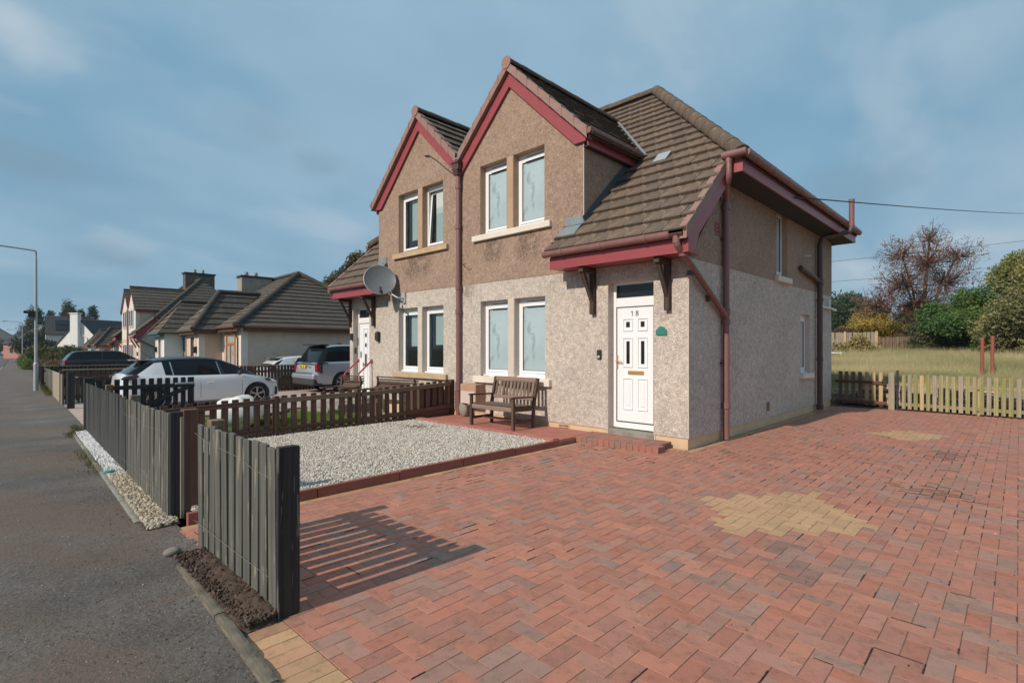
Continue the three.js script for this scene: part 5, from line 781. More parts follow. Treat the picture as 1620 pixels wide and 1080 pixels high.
function makeCar(name, label, sp, P) {
  const C = thing(name, label, sp.cat, sp.group); C.position.set(...P.pos); C.rotation.y = P.turn || 0;
  const xs = []; { const a = sp.body[0][0], b = sp.body[sp.body.length - 1][0]; for (let i = 0; i <= 44; i++) { const t = i / 44; xs.push(lerp(a, b, .5 - .5 * Math.cos(Math.PI * t) * (.35) - .5 * (1 - 2 * t) * .65)); } }
  const ring = x => { const [yt, hw, ys] = interp(sp.body, x), yb = sp.yb + .06 * sstep(0, .5, Math.abs(x) - sp.L / 2 + .5); const half = [[0, yb], [hw * .86, yb], [hw * .955, yb + .05], [hw * .985, yb + .16], [hw * 1.0, lerp(yb, ys, .5)], [hw * .992, ys - .12], [hw * .965, ys - .035], [hw * .915, lerp(ys, yt, .55)], [hw * .7, lerp(ys, yt, .92)], [0, yt + .012]]; return [...half.map(([z, y]) => [x, y, z]), ...half.slice(1, -1).reverse().map(([z, y]) => [x, y, -z])]; };
  let body = planar(loft(xs.map(ring))); body.computeVertexNormals();
  let br = new Brush(body); br.updateMatrixWorld();
  for (const wx of sp.wheels) for (const s of [-1, 1]) { const c = planar(new THREE.CylinderGeometry(sp.r + .045, sp.r + .045, .62, 28).rotateX(Math.PI / 2)); const b2 = new Brush(c); b2.position.set(wx, sp.r, s * sp.hw); b2.updateMatrixWorld(); br = evaluator.evaluate(br, b2, SUBTRACTION); br.updateMatrixWorld(); }
  part('body', toCreasedNormals(strip(br.geometry), .55), sp.paint, C);
  part('underbody', bx(-sp.L / 2 + .25, sp.L / 2 - .25, sp.yb - .03, sp.yb + .35, -sp.hw * .62, sp.hw * .62), MT.black, C);
  // greenhouse
  const gv = (x) => { const [yr, hb, ht] = interp(sp.cabin, x), y0 = sp.belt - .05; const ysd = y0 + (yr - y0) * .9; return { yr, hb, ht, y0, ysd }; };
  const gring = x => { const { yr, hb, ht, y0, ysd } = gv(x); const half = [[0, y0], [hb, y0], [lerp(hb, ht, .5) + .012, lerp(y0, ysd, .5)], [ht, ysd], [ht - .06, lerp(ysd, yr, .75)], [ht * .55, yr], [0, yr + .012]]; return [...half.map(([z, y]) => [x, y, z]), ...half.slice(1, -1).reverse().map(([z, y]) => [x, y, -z])]; };
  const gx = []; { const a = sp.cabin[0][0], b = sp.cabin[sp.cabin.length - 1][0]; for (let i = 0; i <= 30; i++) gx.push(lerp(a, b, i / 30)); }
  const cab = planar(loft(gx.map(gring))); part('glasshouse', toCreasedNormals(cab, .45), carGlass, C);
  // a panel lying on the side of the cabin: quad in (x, v), v = 0 belt, 1 roof edge
  const patch = (nm, q, mat, off = .006, nx = 8, nv = 6) => { for (const s of [-1, 1]) { const v = []; const pt = (i, j) => { const t = i / nx, u = j / nv, xb = lerp(q[0], q[1], t), xt = lerp(q[2], q[3], t), x = lerp(xb, xt, u), { hb, ht, y0, ysd } = gv(x); const vv = lerp(q[4] ?? 0, q[5] ?? 1, u); return [x, lerp(y0, ysd, vv), s * (lerp(hb, ht, vv) + .024 * vv * (1 - vv) * 2 + off)]; }; for (let i = 0; i < nx; i++) for (let j = 0; j < nv; j++) { const a = pt(i, j), b = pt(i + 1, j), c = pt(i + 1, j + 1), d = pt(i, j + 1); s > 0 ? v.push(...a, ...b, ...c, ...a, ...c, ...d) : v.push(...a, ...c, ...b, ...a, ...d, ...c); } const g = new THREE.BufferGeometry(); g.setAttribute('position', new THREE.Float32BufferAttribute(v, 3)); g.computeVertexNormals(); part(nm, planar(g), mat, C); } };
  for (const [q, m] of sp.pillars || []) patch('pillar', q, m === 'paint' ? sp.paint : m);
  if (sp.roof) { const rs = []; for (let i = 0; i <= 12; i++) { const x = lerp(sp.roof[0], sp.roof[1], i / 12), { yr, ht, ysd } = gv(x); const half = [[0, yr + .022], [ht * .55, yr + .012], [ht - .05, lerp(ysd, yr, .78) + .008], [ht + .008, ysd + .006]]; rs.push([...half.slice().reverse().map(([z, y]) => [x, y, -z]), ...half.slice(1).map(([z, y]) => [x, y, z])]); } const v = []; for (let i = 0; i < 12; i++) for (let j = 0; j + 1 < rs[0].length; j++) { const a = rs[i][j], b = rs[i][j + 1], c = rs[i + 1][j + 1], d = rs[i + 1][j]; v.push(...a, ...b, ...c, ...a, ...c, ...d); } const g = new THREE.BufferGeometry(); g.setAttribute('position', new THREE.Float32BufferAttribute(v, 3)); part('roof', toCreasedNormals(planar(g), .6), sp.roofMat || sp.paint, C); }
  // wheels
  for (const wx of sp.wheels) for (const s of [-1, 1]) {
    const r = sp.r, pts = [[r * .66, -.1], [r * .93, -.1], [r, -.07], [r, .07], [r * .93, .1], [r * .66, .1]].map(p => new THREE.Vector2(...p)); const W_ = part('wheel', new THREE.LatheGeometry(pts, 32).rotateX(Math.PI / 2), tyreM, C); W_.position.set(wx, r, s * (sp.hw - .13));
    const rim = [new THREE.TorusGeometry(r * .66, .016, 6, 30).translate(0, 0, s * .085), new THREE.CylinderGeometry(.05, .06, .03, 14).rotateX(Math.PI / 2).translate(0, 0, s * .07)]; for (let k = 0; k < (sp.spokes || 5); k++) for (const dd of [-.13, .13]) { const a = k / (sp.spokes || 5) * 6.283 + .3; rim.push(bar([Math.cos(a) * .04, Math.sin(a) * .04, s * .07], [Math.cos(a + dd) * r * .65, Math.sin(a + dd) * r * .65, s * .085], .026, .02, false, V(0, 0, 1))); } part('rim', rim, alloy, W_); part('hub', new THREE.CylinderGeometry(r * .64, r * .64, .02, 24).rotateX(Math.PI / 2), MT.black, W_);
  }
  const bh = x => interp(sp.body, x)[1];
  for (const s of [-1, 1]) { for (const x of sp.doors || []) { const seam = []; for (let k = 0; k < 6; k++) { const y0 = lerp(sp.yb + .12, sp.belt - .1, k / 6), y1 = lerp(sp.yb + .12, sp.belt - .1, (k + 1) / 6); seam.push(bx(x - .004, x + .004, y0, y1, s * (bh(x) - .012), s * (bh(x) * (.985 + .013 * Math.sin(k / 5 * 3.1)) + .003))); } part('door_seam', seam, MT.dark, C); } for (const x of sp.handles || []) part('door_handle', bx(x, x + .17, sp.belt - .22, sp.belt - .19, s * (bh(x) - .03), s * (bh(x) + .022), undefined, .01), sp.paint, C); if (sp.mirror) part('mirror', [new THREE.SphereGeometry(.5, 14, 10).scale(.13, .13, .2).translate(sp.mirror, sp.belt + .05, s * (sp.hw + .03))], sp.mirrorMat || MT.black, C); }
  if (sp.extra) sp.extra(C, bh, patch);
  return C;
}
const blob = (sx, sy, sz, x, y, z, ry = 0, rz = 0) => { const g = new THREE.SphereGeometry(.5, 20, 12); g.scale(sx, sy, sz); g.rotateZ(rz); g.rotateY(ry); g.translate(x, y, z); return planar(g); };
const whiteP = paintMat([.70, .715, .74]), silverP = paintMat([.36, .40, .45], { metalness: .35, roughness: .3 }), blackP = paintMat([.012, .015, .022]);
const hatch = { cat: 'car', group: 'parked cars', L: 4.06, hw: .88, yb: .19, r: .325, belt: .93, wheels: [-1.27, 1.29], paint: whiteP, doors: [-.22, .86], handles: [-.05, -1.0], mirror: .78, spokes: 5,
  body: [[-2.03, .66, .56, .56], [-2.0, .90, .70, .78], [-1.93, 1.0, .765, .90], [-1.75, 1.02, .82, .93], [-1.3, 1.0, .865, .93], [-.6, .955, .88, .91], [.4, .95, .88, .905], [.95, .955, .872, .89], [1.35, .89, .86, .80], [1.7, .79, .82, .71], [1.92, .66, .73, .58], [2.03, .5, .56, .44]],
  cabin: [[-1.93, .95, .70, .60], [-1.72, 1.12, .74, .60], [-1.50, 1.285, .765, .595], [-1.3, 1.365, .78, .60], [-.9, 1.415, .79, .60], [-.3, 1.44, .795, .605], [.1, 1.425, .795, .60], [.4, 1.36, .795, .585], [.75, 1.21, .79, .57], [1.1, 1.02, .77, .60], [1.32, .90, .74, .62]],
  pillars: [[[-1.98, -1.02, -1.27, -1.10, 0, .93], 'paint'], [[-.86, -.83, -.93, -.90, .08, .9], alloy], [[.30, .33, .22, .25, .08, .9], alloy], [[.36, .46, .22, .28, 0, 1], MT.black]], roof: [-1.5, .32], roofMat: blackP,
  extra(C) { for (const s of [-1, 1]) { part('tail_light', blob(.46, .13, .13, -1.80, .925, s * .775, s * .27, .12), new THREE.MeshPhysicalMaterial({ color: lin(.05, .006, .01), roughness: .12, clearcoat: 1 }), C); part('tail_lamp_core', blob(.17, .09, .1, -1.87, .92, s * .787, s * .35, .1), lampRed, C); part('headlight', blob(.42, .10, .16, 1.70, .715, s * .765, -s * .42, -.3), lampClear, C); part('headlight_trim', blob(.22, .07, .14, 1.62, .745, s * .785, -s * .36, -.3), MT.black, C); part('bumper_intake', bx(1.84, 1.9, .28, .52, s * .70, s * .79, undefined, .02), MT.black, C); } part('spoiler', bx(-1.66, -1.28, 1.335, 1.37, -.55, .55, undefined, .015), blackP, C); part('brake_light', bx(-1.70, -1.665, 1.345, 1.365, -.14, .14), std({ color: lin(.55, .20, .04), roughness: .3 }), C); part('rear_wiper', bar([-1.86, 1.0, 0], [-1.68, 1.12, .22], .015, .02, false), MT.black, C); part('aerial', rod([-1.2, 1.40, 0], [-1.46, 1.62, 0], .005, 6), MT.black, C); part('number_plate', bx(-2.05, -2.02, .62, .73, -.26, .26), std({ color: lin(.62, .42, .04) }), C); } };
makeCar('parked_car', 'white hatchback with black roof parked on the pale drive behind the black picket fence', hatch, { pos: [4.72, gy(4.7, -17.3) - .05, -17.2], turn: 0 });
const hatch2 = { ...hatch, paint: paintMat([.62, .65, .68]), roofMat: paintMat([.62, .65, .68]), roof: [-1.72, .35], pillars: [...hatch.pillars.slice(0, 1).map(([q]) => [[-1.95, -1.12, -1.30, -.70, 0, 1.0], 'paint']), ...hatch.pillars.slice(1)] };
makeCar('parked_car', 'pale silver hatchback mostly hidden behind the dark fence and the large silver car', hatch2, { pos: [10.3, gy(10, -22) - .07, -22.3], turn: 0 });
const suv = { cat: 'car', group: 'parked cars', L: 5.0, hw: .99, yb: .30, r: .39, belt: 1.20, wheels: [-1.45, 1.48], paint: silverP, doors: [-.5, .62], handles: [-.28, -1.35], mirror: 1.0, spokes: 7,
  body: [[-2.5, .72, .86, .6], [-2.46, 1.10, .93, 1.02], [-2.38, 1.20, .955, 1.15], [-2.1, 1.22, .975, 1.19], [-1, 1.22, .99, 1.19], [.9, 1.2, .99, 1.17], [1.3, 1.17, .98, 1.12], [2.1, 1.1, .95, 1.02], [2.4, .98, .88, .88], [2.5, .7, .74, .6]],
  cabin: [[-2.42, 1.17, .90, .74], [-2.30, 1.36, .92, .75], [-2.12, 1.64, .93, .75], [-1.98, 1.78, .935, .755], [-1.5, 1.825, .935, .76], [0, 1.835, .93, .755], [.5, 1.79, .93, .74], [1.0, 1.5, .91, .74], [1.5, 1.16, .89, .76]],
  roof: [-2.0, .45],
  extra(C) { for (const s of [-1, 1]) { part('tail_light', [bx(-2.495, -2.30, .80, 1.12, s * .80, s * (s < 0 ? .93 : .962), undefined, .03)], lampRed, C); part('tail_light_trim', bx(-2.46, -2.05, 1.115, 1.15, s * .90, s * .985, undefined, .012), MT.black, C); part('tail_lamp_edge', bx(-2.36, -2.26, .76, 1.12, s * .93, s * .978, undefined, .02), MT.black, C); } part('bumper', [bx(-2.62, -2.2, .52, .74, -.93, .93, undefined, .08)], silverP, C); part('lower_bumper', bx(-2.60, -2.2, .30, .53, -.90, .90, undefined, .07), MT.dark, C); part('side_trim', [bx(-1.0, 1.0, .45, .50, -.995, .995)], MT.dark, C); part('number_plate', bx(-2.52, -2.475, .93, 1.05, .02, .50, undefined, .008).translate(0, 0, -.42), std({ color: lin(.68, .45, .03), roughness: .5 }), C, 'yellow rear number plate'); { const mk = []; for (let k = 0; k < 6; k++) if (k !== 3) mk.push(bx(-2.526, -2.519, .958, 1.02, -.345 + k * .062, -.310 + k * .062)); part('plate_characters', mk, MT.black, C); } part('badge', bx(-2.50, -2.475, .96, 1.0, .30, .42, undefined, .01), MT.teal, C); part('tailgate_trim', bx(-2.50, -2.46, 1.085, 1.11, -.8, .8), MT.dark, C); const tx = textGeo('RANGE ROVER', .055, .006, fontBold); tx.rotateY(-Math.PI / 2); tx.scale(1, 1, 1.5); part('lettering', tx.translate(-2.435, 1.155, .02), MT.black, C); part('spoiler', bx(-2.26, -1.9, 1.79, 1.835, -.72, .72, undefined, .015), MT.black, C); part('roof_rail', bx(-1.2, -1.0, 1.845, 1.885, -.03, .03, undefined, .02), MT.black, C); part('bumper_strip', bx(-2.56, -2.48, .735, .76, -.62, .62), MT.dark, C); } };
makeCar('parked_car', 'large silver off-road car with yellow rear plate parked behind the left house corner', suv, { pos: [11.35, gy(9, -19.4) - .02, -19.42], turn: 0 });
const estate = { ...suv, hw: .92, paint: paintMat([.008, .010, .016], { clearcoat: .25, roughness: .5 }), pillars: [], roof: [-2.1, .5], roofMat: paintMat([.012, .014, .019], { clearcoat: .2, roughness: .5 }), body: suv.body.map(([x, a, b, c]) => [x, a * .92, b * .93, c * .92]), belt: 1.10, cabin: suv.cabin.map(([x, a, b, c]) => [x, 1.06 + (a - 1.17) * .92, b * .93, c * .95]), extra(C) { for (const s of [-1, 1]) { part('tail_light', bx(-2.48, -2.28, .75, 1.08, s * .74, s * .885, undefined, .03), lampRed, C); part('pillar', bar([-.55, 1.06, s * .865], [-.55, 1.62, s * .74], .06, .02, false), MT.black, C); } part('roof_bar', bx(-.3, -.1, 1.70, 1.75, -.06, .06, undefined, .02), MT.black, C); } };
makeCar('parked_car', 'long dark blue-black estate car parked farther down the row of drives', estate, { pos: [6.75, gy(6, -44.5) + .18, -44.6], turn: .02 });
for (const [x, z, c, l] of [[8.0, -206, [.25, .29, .34], 'tiny pale blue car at the far end of the street, in front'], [11.2, -214, [.10, .13, .18], 'tiny darker blue car at the far end of the street, behind'], [14.5, -221, [.05, .05, .06], 'tiny black car at the right of the far end cars']]) makeCar('parked_car', l, { ...hatch, paint: paintMat(c), roofMat: paintMat(c), group: 'cars at the far end of the street' }, { pos: [x, gy(x, z), z], turn: -1.2 });

MT.stackGrey = grainy([.30, .265, .225], .2, 1.2, 151); MT.stackDark = grainy([.10, .09, .08], .5, .9, 152);
// ================= OTHER HOUSES =================
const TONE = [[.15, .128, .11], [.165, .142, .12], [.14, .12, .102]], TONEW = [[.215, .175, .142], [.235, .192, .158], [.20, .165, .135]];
// quad roof face given by its lower edge A->B (outside on the right hand) and upper points
function face(parent, A, B, up, tones, seed, o = {}) { // A, B lower corners, up = list of upper corners after B, all in one plane
  const a = V(...B).sub(V(...A)).normalize(), m = V(...up[0]).sub(V(...A)), n = a.clone().cross(m).normalize(), b = n.clone().cross(a); // a x b = n
  const to = p => { const d = V(...p).sub(V(...A)); return [d.dot(a), d.dot(b)]; };
  return slope(parent, 'face', A, a.toArray(), b.toArray(), [A, B, ...up].map(to), { strips: true, tones, seed, gauge: o.gauge ?? .345 });
}
const frameWin = (parent, m, z0, z1, y0, y1, x, fm = MT.upvc, glass = MT.glassDark) => { const w = part('window', [bx(x - .02, x + .06, y0, y1, z0, z0 + .06), bx(x - .02, x + .06, y0, y1, z1 - .06, z1), bx(x - .02, x + .06, y0, y0 + .06, z0 + .06, z1 - .06), bx(x - .02, x + .06, y1 - .06, y1, z0 + .06, z1 - .06)], fm, parent); part('pane', bx(x + .01, x + .03, y0 + .05, y1 - .05, z0 + .05, z1 - .05), glass, w); return w; };
function bungalows(label, pos, trimA, trimB) {
  const B = thing('bungalow_pair', label, 'house', 'houses along the street'), g = -.6, E = 2.70, L = 7.4, D = 8, ov = .3;
  const wall = (nm, ...a) => part(nm, bx(...a), MT.render, B);
  wall('wall', .0, .25, g, E, -L, L); wall('wall', .25, D, g, E, L - .25, L); wall('wall', .25, D, g, E, -L, -L + .25); wall('wall', D - .25, D, g, E, -L + .25, L - .25);
  for (const s of [1, -1]) {
    const tm = s > 0 ? trimA : trimB, S = (a, b) => s > 0 ? [a, b] : [-b, -a];
    part('quoin', [bx(-.012, .26, g, E, ...S(L - .32, L + .012)), bx(-.012, .3, g, E, ...S(4.72, 4.98))], MT.renderPale, B);
    // orange or cream framed front window
    part('window_surround', [bx(-.02, .02, .62, 2.42, ...S(5.18, 5.36)), bx(-.02, .02, .62, 2.42, ...S(6.74, 6.92)), bx(-.05, .05, .52, .64, ...S(5.18, 6.92))], MT.renderPale, B); { const w = part('window', [bx(-.05, .02, .66, 2.42, ...S(5.36, 5.5)), bx(-.05, .02, .66, 2.42, ...S(6.6, 6.74)), bx(-.05, .02, .66, .82, ...S(5.5, 6.6)), bx(-.05, .02, 1.92, 2.02, ...S(5.5, 6.6)), bx(-.05, .02, 2.32, 2.42, ...S(5.5, 6.6)), bx(-.05, .02, .82, 1.92, ...S(5.98, 6.06))], s > 0 ? MT.orangeWood : MT.upvc, B); part('pane', bx(-.015, -.005, .8, 2.34, ...S(5.5, 6.6)), MT.glassWashed, w); }
    // windows between the porches
    for (const z of [.35, 1.35]) { part('window_surround', [bx(-.02, .03, .5, 2.5, ...S(z - .22, z))], MT.renderPale, B); frameWin(B, 0, ...S(z + .02, z + .72), .8, 2.4, -.01, MT.upvcGrey); }
    // porch
    const p0 = 2.45, p1 = 4.7, px = -.95; part('porch_wall', [bx(px, .0, g, E - .1, ...S(p1 - .2, p1)), bx(px, .0, g, E - .1, ...S(p0, p0 + .2)), bx(px, px + .2, g, E - .1, ...S(p0 + .2, p0 + .78)), bx(px, px + .2, g, E - .1, ...S(p1 - .78, p1 - .2)), bx(px, px + .2, 2.28, E - .1, ...S(p0 + .78, p1 - .78))], s > 0 ? MT.renderPink : MT.renderWhite, B); part('quoin', [bx(px - .012, px + .24, g, E - .1, ...S(p1 - .26, p1 + .012)), bx(px - .012, px + .2, g, 2.5, ...S(p0 + .60, p0 + .78)), bx(px - .012, px + .2, g, 2.5, ...S(p1 - .78, p1 - .60))], MT.renderPale, B);
    const d = part('door', bx(px + .1, px + .15, g, 2.28, ...S(p0 + .78, p1 - .78)), s > 0 ? MT.salmon : MT.upvc, B); part('letterbox', bx(px + .085, px + .11, .7, .76, ...S(3.4, 3.7)), MT.brass, d); part('wall_lamp', [bx(px - .14, px, 1.55, 1.85, ...S(p1 - .45, p1 - .30))], MT.black, B);
    const pr = 4.42, zc = (p0 + p1) / 2, hw = (p1 - p0) / 2 + ov, xe = px - ov, Z = z => s * z; const ye = E - .12, xr = (pr - E) / .737 - ov; // ridge meets main slope
    const F = (A, Bq, up, sd, tn) => s > 0 ? face(B, A, Bq, up, tn, sd) : face(B, Bq, A, up.slice().reverse(), tn, sd);
    F([xe, ye, Z(zc - hw)], [xe, ye, Z(zc + hw)], [[xe + hw, pr, Z(zc)]], 31, TONEW); F([xe, ye, Z(zc + hw)], [-.3, ye + .0, Z(zc + hw)], [[xr, pr, Z(zc)], [xe + hw, pr, Z(zc)]], 32, TONE); F([-.3, ye, Z(zc - hw)], [xe, ye, Z(zc - hw)], [[xe + hw, pr, Z(zc)], [xr, pr, Z(zc)]], 33, TONE);
    ridgeCaps(B, [xe, ye + .05, Z(zc + hw)], [xe + hw, pr + .06, Z(zc)], .13, .45, [.13, .11, .095]); ridgeCaps(B, [xe + hw, pr + .05, Z(zc)], [xr, pr + .05, Z(zc)], .12, .45, [.12, .10, .09]);
    part('fascia_board', [bx(xe + .03, xe + .06, ye - .17, ye, ...S(zc - hw, zc + hw)), bx(xe + .06, -.3, ye - .17, ye, ...S(zc + hw - .04, zc + hw - .01)), bx(-.27, -.24, E - .2, E - .02, ...S(p1 + .3, L + .3)), bx(-.27, -.24, E - .2, E - .02, ...S(0, p0 - .3))], tm, B); part('gutter', [rod([xe - .02, ye - .02, Z(zc - hw)], [xe - .02, ye - .02, Z(zc + hw)], .055, 8), rod([-.33, E - .02, Z(p1 + .3)], [-.33, E - .02, Z(L + .25)], .055, 8)], tm, B); part('downpipe', [pipe([[-.33, E - .06, Z(L - .25)], [-.05, E - .4, Z(L - .34)], [-.05, g, Z(L - .34)]], .035, 8), pipe([[-.3, E - .06, Z(p0 - .1)], [-.05, E - .3, Z(p0 - .1)], [-.05, g, Z(p0 - .1)]], .035, 8)], tm, B);
  }
  const e = E - .02, rY = 5.67, x0 = -ov, x1 = D + ov, zl = L + ov, rx = D / 2, rz = zl - (D / 2 + ov) * .98;
  face(B, [x0, e, -zl], [x0, e, zl], [[rx, rY, rz], [rx, rY, -rz]], TONEW, 41); face(B, [x0, e, zl], [x1, e, zl], [[rx, rY, rz]], TONE, 42); face(B, [x1, e, -zl], [x0, e, -zl], [[rx, rY, -rz]], TONE, 43); face(B, [x1, e, zl], [x1, e, -zl], [[rx, rY, -rz], [rx, rY, rz]], TONE, 44);
  for (const s of [1, -1]) { ridgeCaps(B, [x0, e + .06, s * zl], [rx, rY + .07, s * rz], .14, .45, [.12, .10, .085]); ridgeCaps(B, [x1, e + .06, s * zl], [rx, rY + .07, s * rz], .14, .45, [.12, .10, .085]); part('fascia_board', bx(0, D + ov, E - .22, E - .04, s * (zl - .05) - .012, s * (zl - .05) + .012), trimA, B); part('gutter', rod([0, E - .02, s * zl], [D + ov, E - .02, s * zl], .055, 8), trimA, B); }
  ridgeCaps(B, [rx, rY + .06, rz], [rx, rY + .06, -rz], .13, .45, [.12, .10, .085]);
  part('chimney', bx(2.15, 3.75, 3.6, 5.7, -.36, .36), MT.stackGrey, B); part('chimney_cap', bx(2.09, 3.81, 5.7, 5.8, -.42, .42), MT.dark, B); for (const x of [2.5, 3.0]) part('chimney_pot', new THREE.CylinderGeometry(.09, .11, .16, 12).translate(x, 5.95, 0), MT.concrete, B);
  part('window', [bx(6.1, 7.3, .8, 2.45, L - .02, L + .02)], MT.woodBrown, B).add((() => { const m = finishMesh(new THREE.Mesh(bx(6.18, 7.22, .88, 2.37, L + .012, L + .026), MT.glassWashed)); m.name = 'pane'; return m; })());
  B.position.set(...pos); B.rotation.y = -.035; return B;
}
bungalows('nearest pair of bungalows with brown hipped roof, orange window and salmon door', [8.35, -.33, -31.2], MT.woodBrown, MT.teal);
bungalows('second pair of low bungalows with red-trimmed porches, beyond the cream twin-gabled house', [10.6, -.85, -73.5], MT.fascia, MT.fascia);
{ // the twin of the main house farther along
  const Bq = thing('semi_detached_house', 'cream twin-gabled house pair with tall chimney, second house along the street', 'house', 'houses along the street'), g = -.6;
  const mir = z => -z; // local z = 0 on the party wall; near side +z
  part('lower_wall', bx(0, .25, g, 2.75, -4.95, 4.95), MT.renderPink, Bq); part('side_wall', prism([[.25, g], [7.9, g], [7.9, 4.2], [.9, 4.2], [.0, 3.3], [0, 2.75], [.25, 2.75]], .2).translate(0, 0, 4.75), MT.render, Bq); part('side_wall', prism([[.25, g], [7.9, g], [7.9, 4.2], [.9, 4.2], [0, 3.3], [0, 2.75], [.25, 2.75]], .2).translate(0, 0, -4.95), MT.render, Bq); part('rear_wall', bx(7.7, 7.9, g, 4.2, -4.75, 4.75), MT.render, Bq);
  part('upper_wall', faceWest(prism([[-3.13, 2.75], [3.13, 2.75], [3.13, 4.95], [1.44, 6.6], [0, 5.2], [-1.44, 6.6], [-3.13, 4.95]], .25).translate(0, 0, -.25)).translate(-.01, 0, 0), MT.renderPale, Bq);
  for (const s of [1, -1]) {
    const S = (a, b) => s > 0 ? [a, b] : [-b, -a], Z = z => s * z;
    part('dormer_cheek', prism([[.25, 3], [2.2, 4.6], [2.2, 5], [.25, 4.98]], .2).translate(0, 0, s > 0 ? 2.93 : -3.13), MT.render, Bq);
    for (const [a, b] of [[.6, 1.33], [1.52, 2.28]]) { part('window_surround', bx(-.03, .0, 3.6, 5.1, ...S(a - .1, b + .1)), MT.renderPink, Bq); frameWin(Bq, 0, ...S(a, b), 3.7, 5.0, -.05); part('window_surround', bx(-.02, .01, .8, 2.45, ...S(a - .1, b + .1)), MT.renderPale, Bq); frameWin(Bq, 0, ...S(a, b), .9, 2.38, -.04); }
    const d = part('door', bx(-.03, .03, g, 2.4, ...S(3.62, 4.4)), MT.upvc, Bq); for (const [yy, zz] of [[1.5, 3.72], [1.5, 4.08], [1.0, 3.72], [1.0, 4.08]]) part('pane', bx(-.045, -.03, yy, yy + .3, ...S(zz, zz + .22)), MT.glassDark, d);
    const F = (A, B2, up, sd, tn) => s > 0 ? face(Bq, A, B2, up, tn, sd) : face(Bq, B2, A, up.slice().reverse(), tn, sd), ml = x => 3.0 + (x + .52) * .911, xq = y => (y - 3.0) / .911 - .52;
    F([-.52, 3.0, Z(3.3)], [-.52, 3.0, Z(5.2)], [[.85, ml(.85), Z(5.2)], [4.56, 7.63, Z(2.0)], [4.56, 7.63, Z(0)], [xq(5.35), 5.35, Z(0)], [xq(6.73), 6.73, Z(1.44)], [xq(4.92), 4.92, Z(3.33)]], 51, TONEW);
    F([.82, 4.25, Z(5.42)], [8.3, 4.25, Z(5.42)], [[4.56, 7.63, Z(1.98)]], 52, TONE); F([-.12, 4.92, Z(3.33)], [xq(4.92), 4.92, Z(3.33)], [[xq(6.73), 6.73, Z(1.44)], [-.12, 6.73, Z(1.44)]], 53, TONE); F([xq(5.35), 5.35, Z(0)], [-.12, 5.35, Z(0)], [[-.12, 6.73, Z(1.44)], [xq(6.73), 6.73, Z(1.44)]], 54, TONE); F([8.3, 4.25, Z(5.42)], [8.3, 4.25, Z(0)], [[4.56, 7.63, Z(0)], [4.56, 7.63, Z(1.98)]], 55, TONE);
    ridgeCaps(Bq, [.85, 4.32, Z(5.38)], [4.56, 7.7, Z(1.98)], .14, .45, [.14, .12, .10]); ridgeCaps(Bq, [-.12, 6.77, Z(1.44)], [3.5, 6.77, Z(1.44)], .1, .45, [.12, .10, .085]); ridgeCaps(Bq, [4.56, 7.7, Z(1.98)], [4.56, 7.7, 0], .13, .45, [.13, .11, .095]);
    const bd = pts => part('bargeboard', faceWest(prism(pts.map(([z, y]) => [Z(z), y]), .05).translate(0, 0, -.05)).translate(-.09, 0, 0), MT.fascia, Bq); bd([[1.44, 6.72], [1.44, 6.5], [3.2, 4.82], [3.3, 4.95]]); bd([[1.44, 6.72], [0, 5.34], [0, 5.12], [1.44, 6.5]]);
    part('fascia_board', [bx(-.43, -.40, 2.72, 2.95, ...S(3.3, 5.2)), bx(.9, 8.2, 4.05, 4.25, ...S(5.36, 5.4)), bx(0, 1.9, 4.76, 4.92, ...S(3.2, 3.24))], MT.fascia, Bq); { const q = prism([[-.45, 2.72], [-.45, 2.98], [.95, 4.25], [.95, 4.0], [-.1, 2.72]], .05); q.translate(0, 0, s > 0 ? 5.12 : -5.17); part('bargeboard', q, MT.fascia, Bq); }
    part('porch_bracket', [3.4, 4.75].map(z => bar([-.02, 2.1, Z(z)], [-.35, 2.7, Z(z)], .09, .09)), MT.fascia, Bq); part('downpipe', [rod([-.5, 2.9, Z(5.1)], [1.1, 2.0, Z(5.02)], .05, 8), rod([1.15, 4.1, Z(5.02)], [1.15, g, Z(5.02)], .055, 8)], MT.pipe, Bq);
  }
  part('downpipe', rod([-.07, 5.1, 0], [-.07, g, 0], .06, 8), MT.pipe, Bq); part('vent_tile', bar([1.0, 5.83, 2.35], [1.3, 5.83, 2.35], .26, .05, false, V(0, .7, .7)), MT.upvc, Bq);
  part('chimney', bx(3.8, 6.0, 6.6, 8.3, -.42, .42), MT.stackDark, Bq); part('chimney_cap', bx(3.72, 6.08, 8.3, 8.42, -.5, .5), MT.dark, Bq); for (const x of [4.6, 5.2]) part('chimney_pot', new THREE.CylinderGeometry(.1, .12, .26, 12).translate(x, 8.62, 0), MT.concrete, Bq);
  Bq.position.set(8.85, -.62, -50.6); Bq.rotation.y = -.035;
}
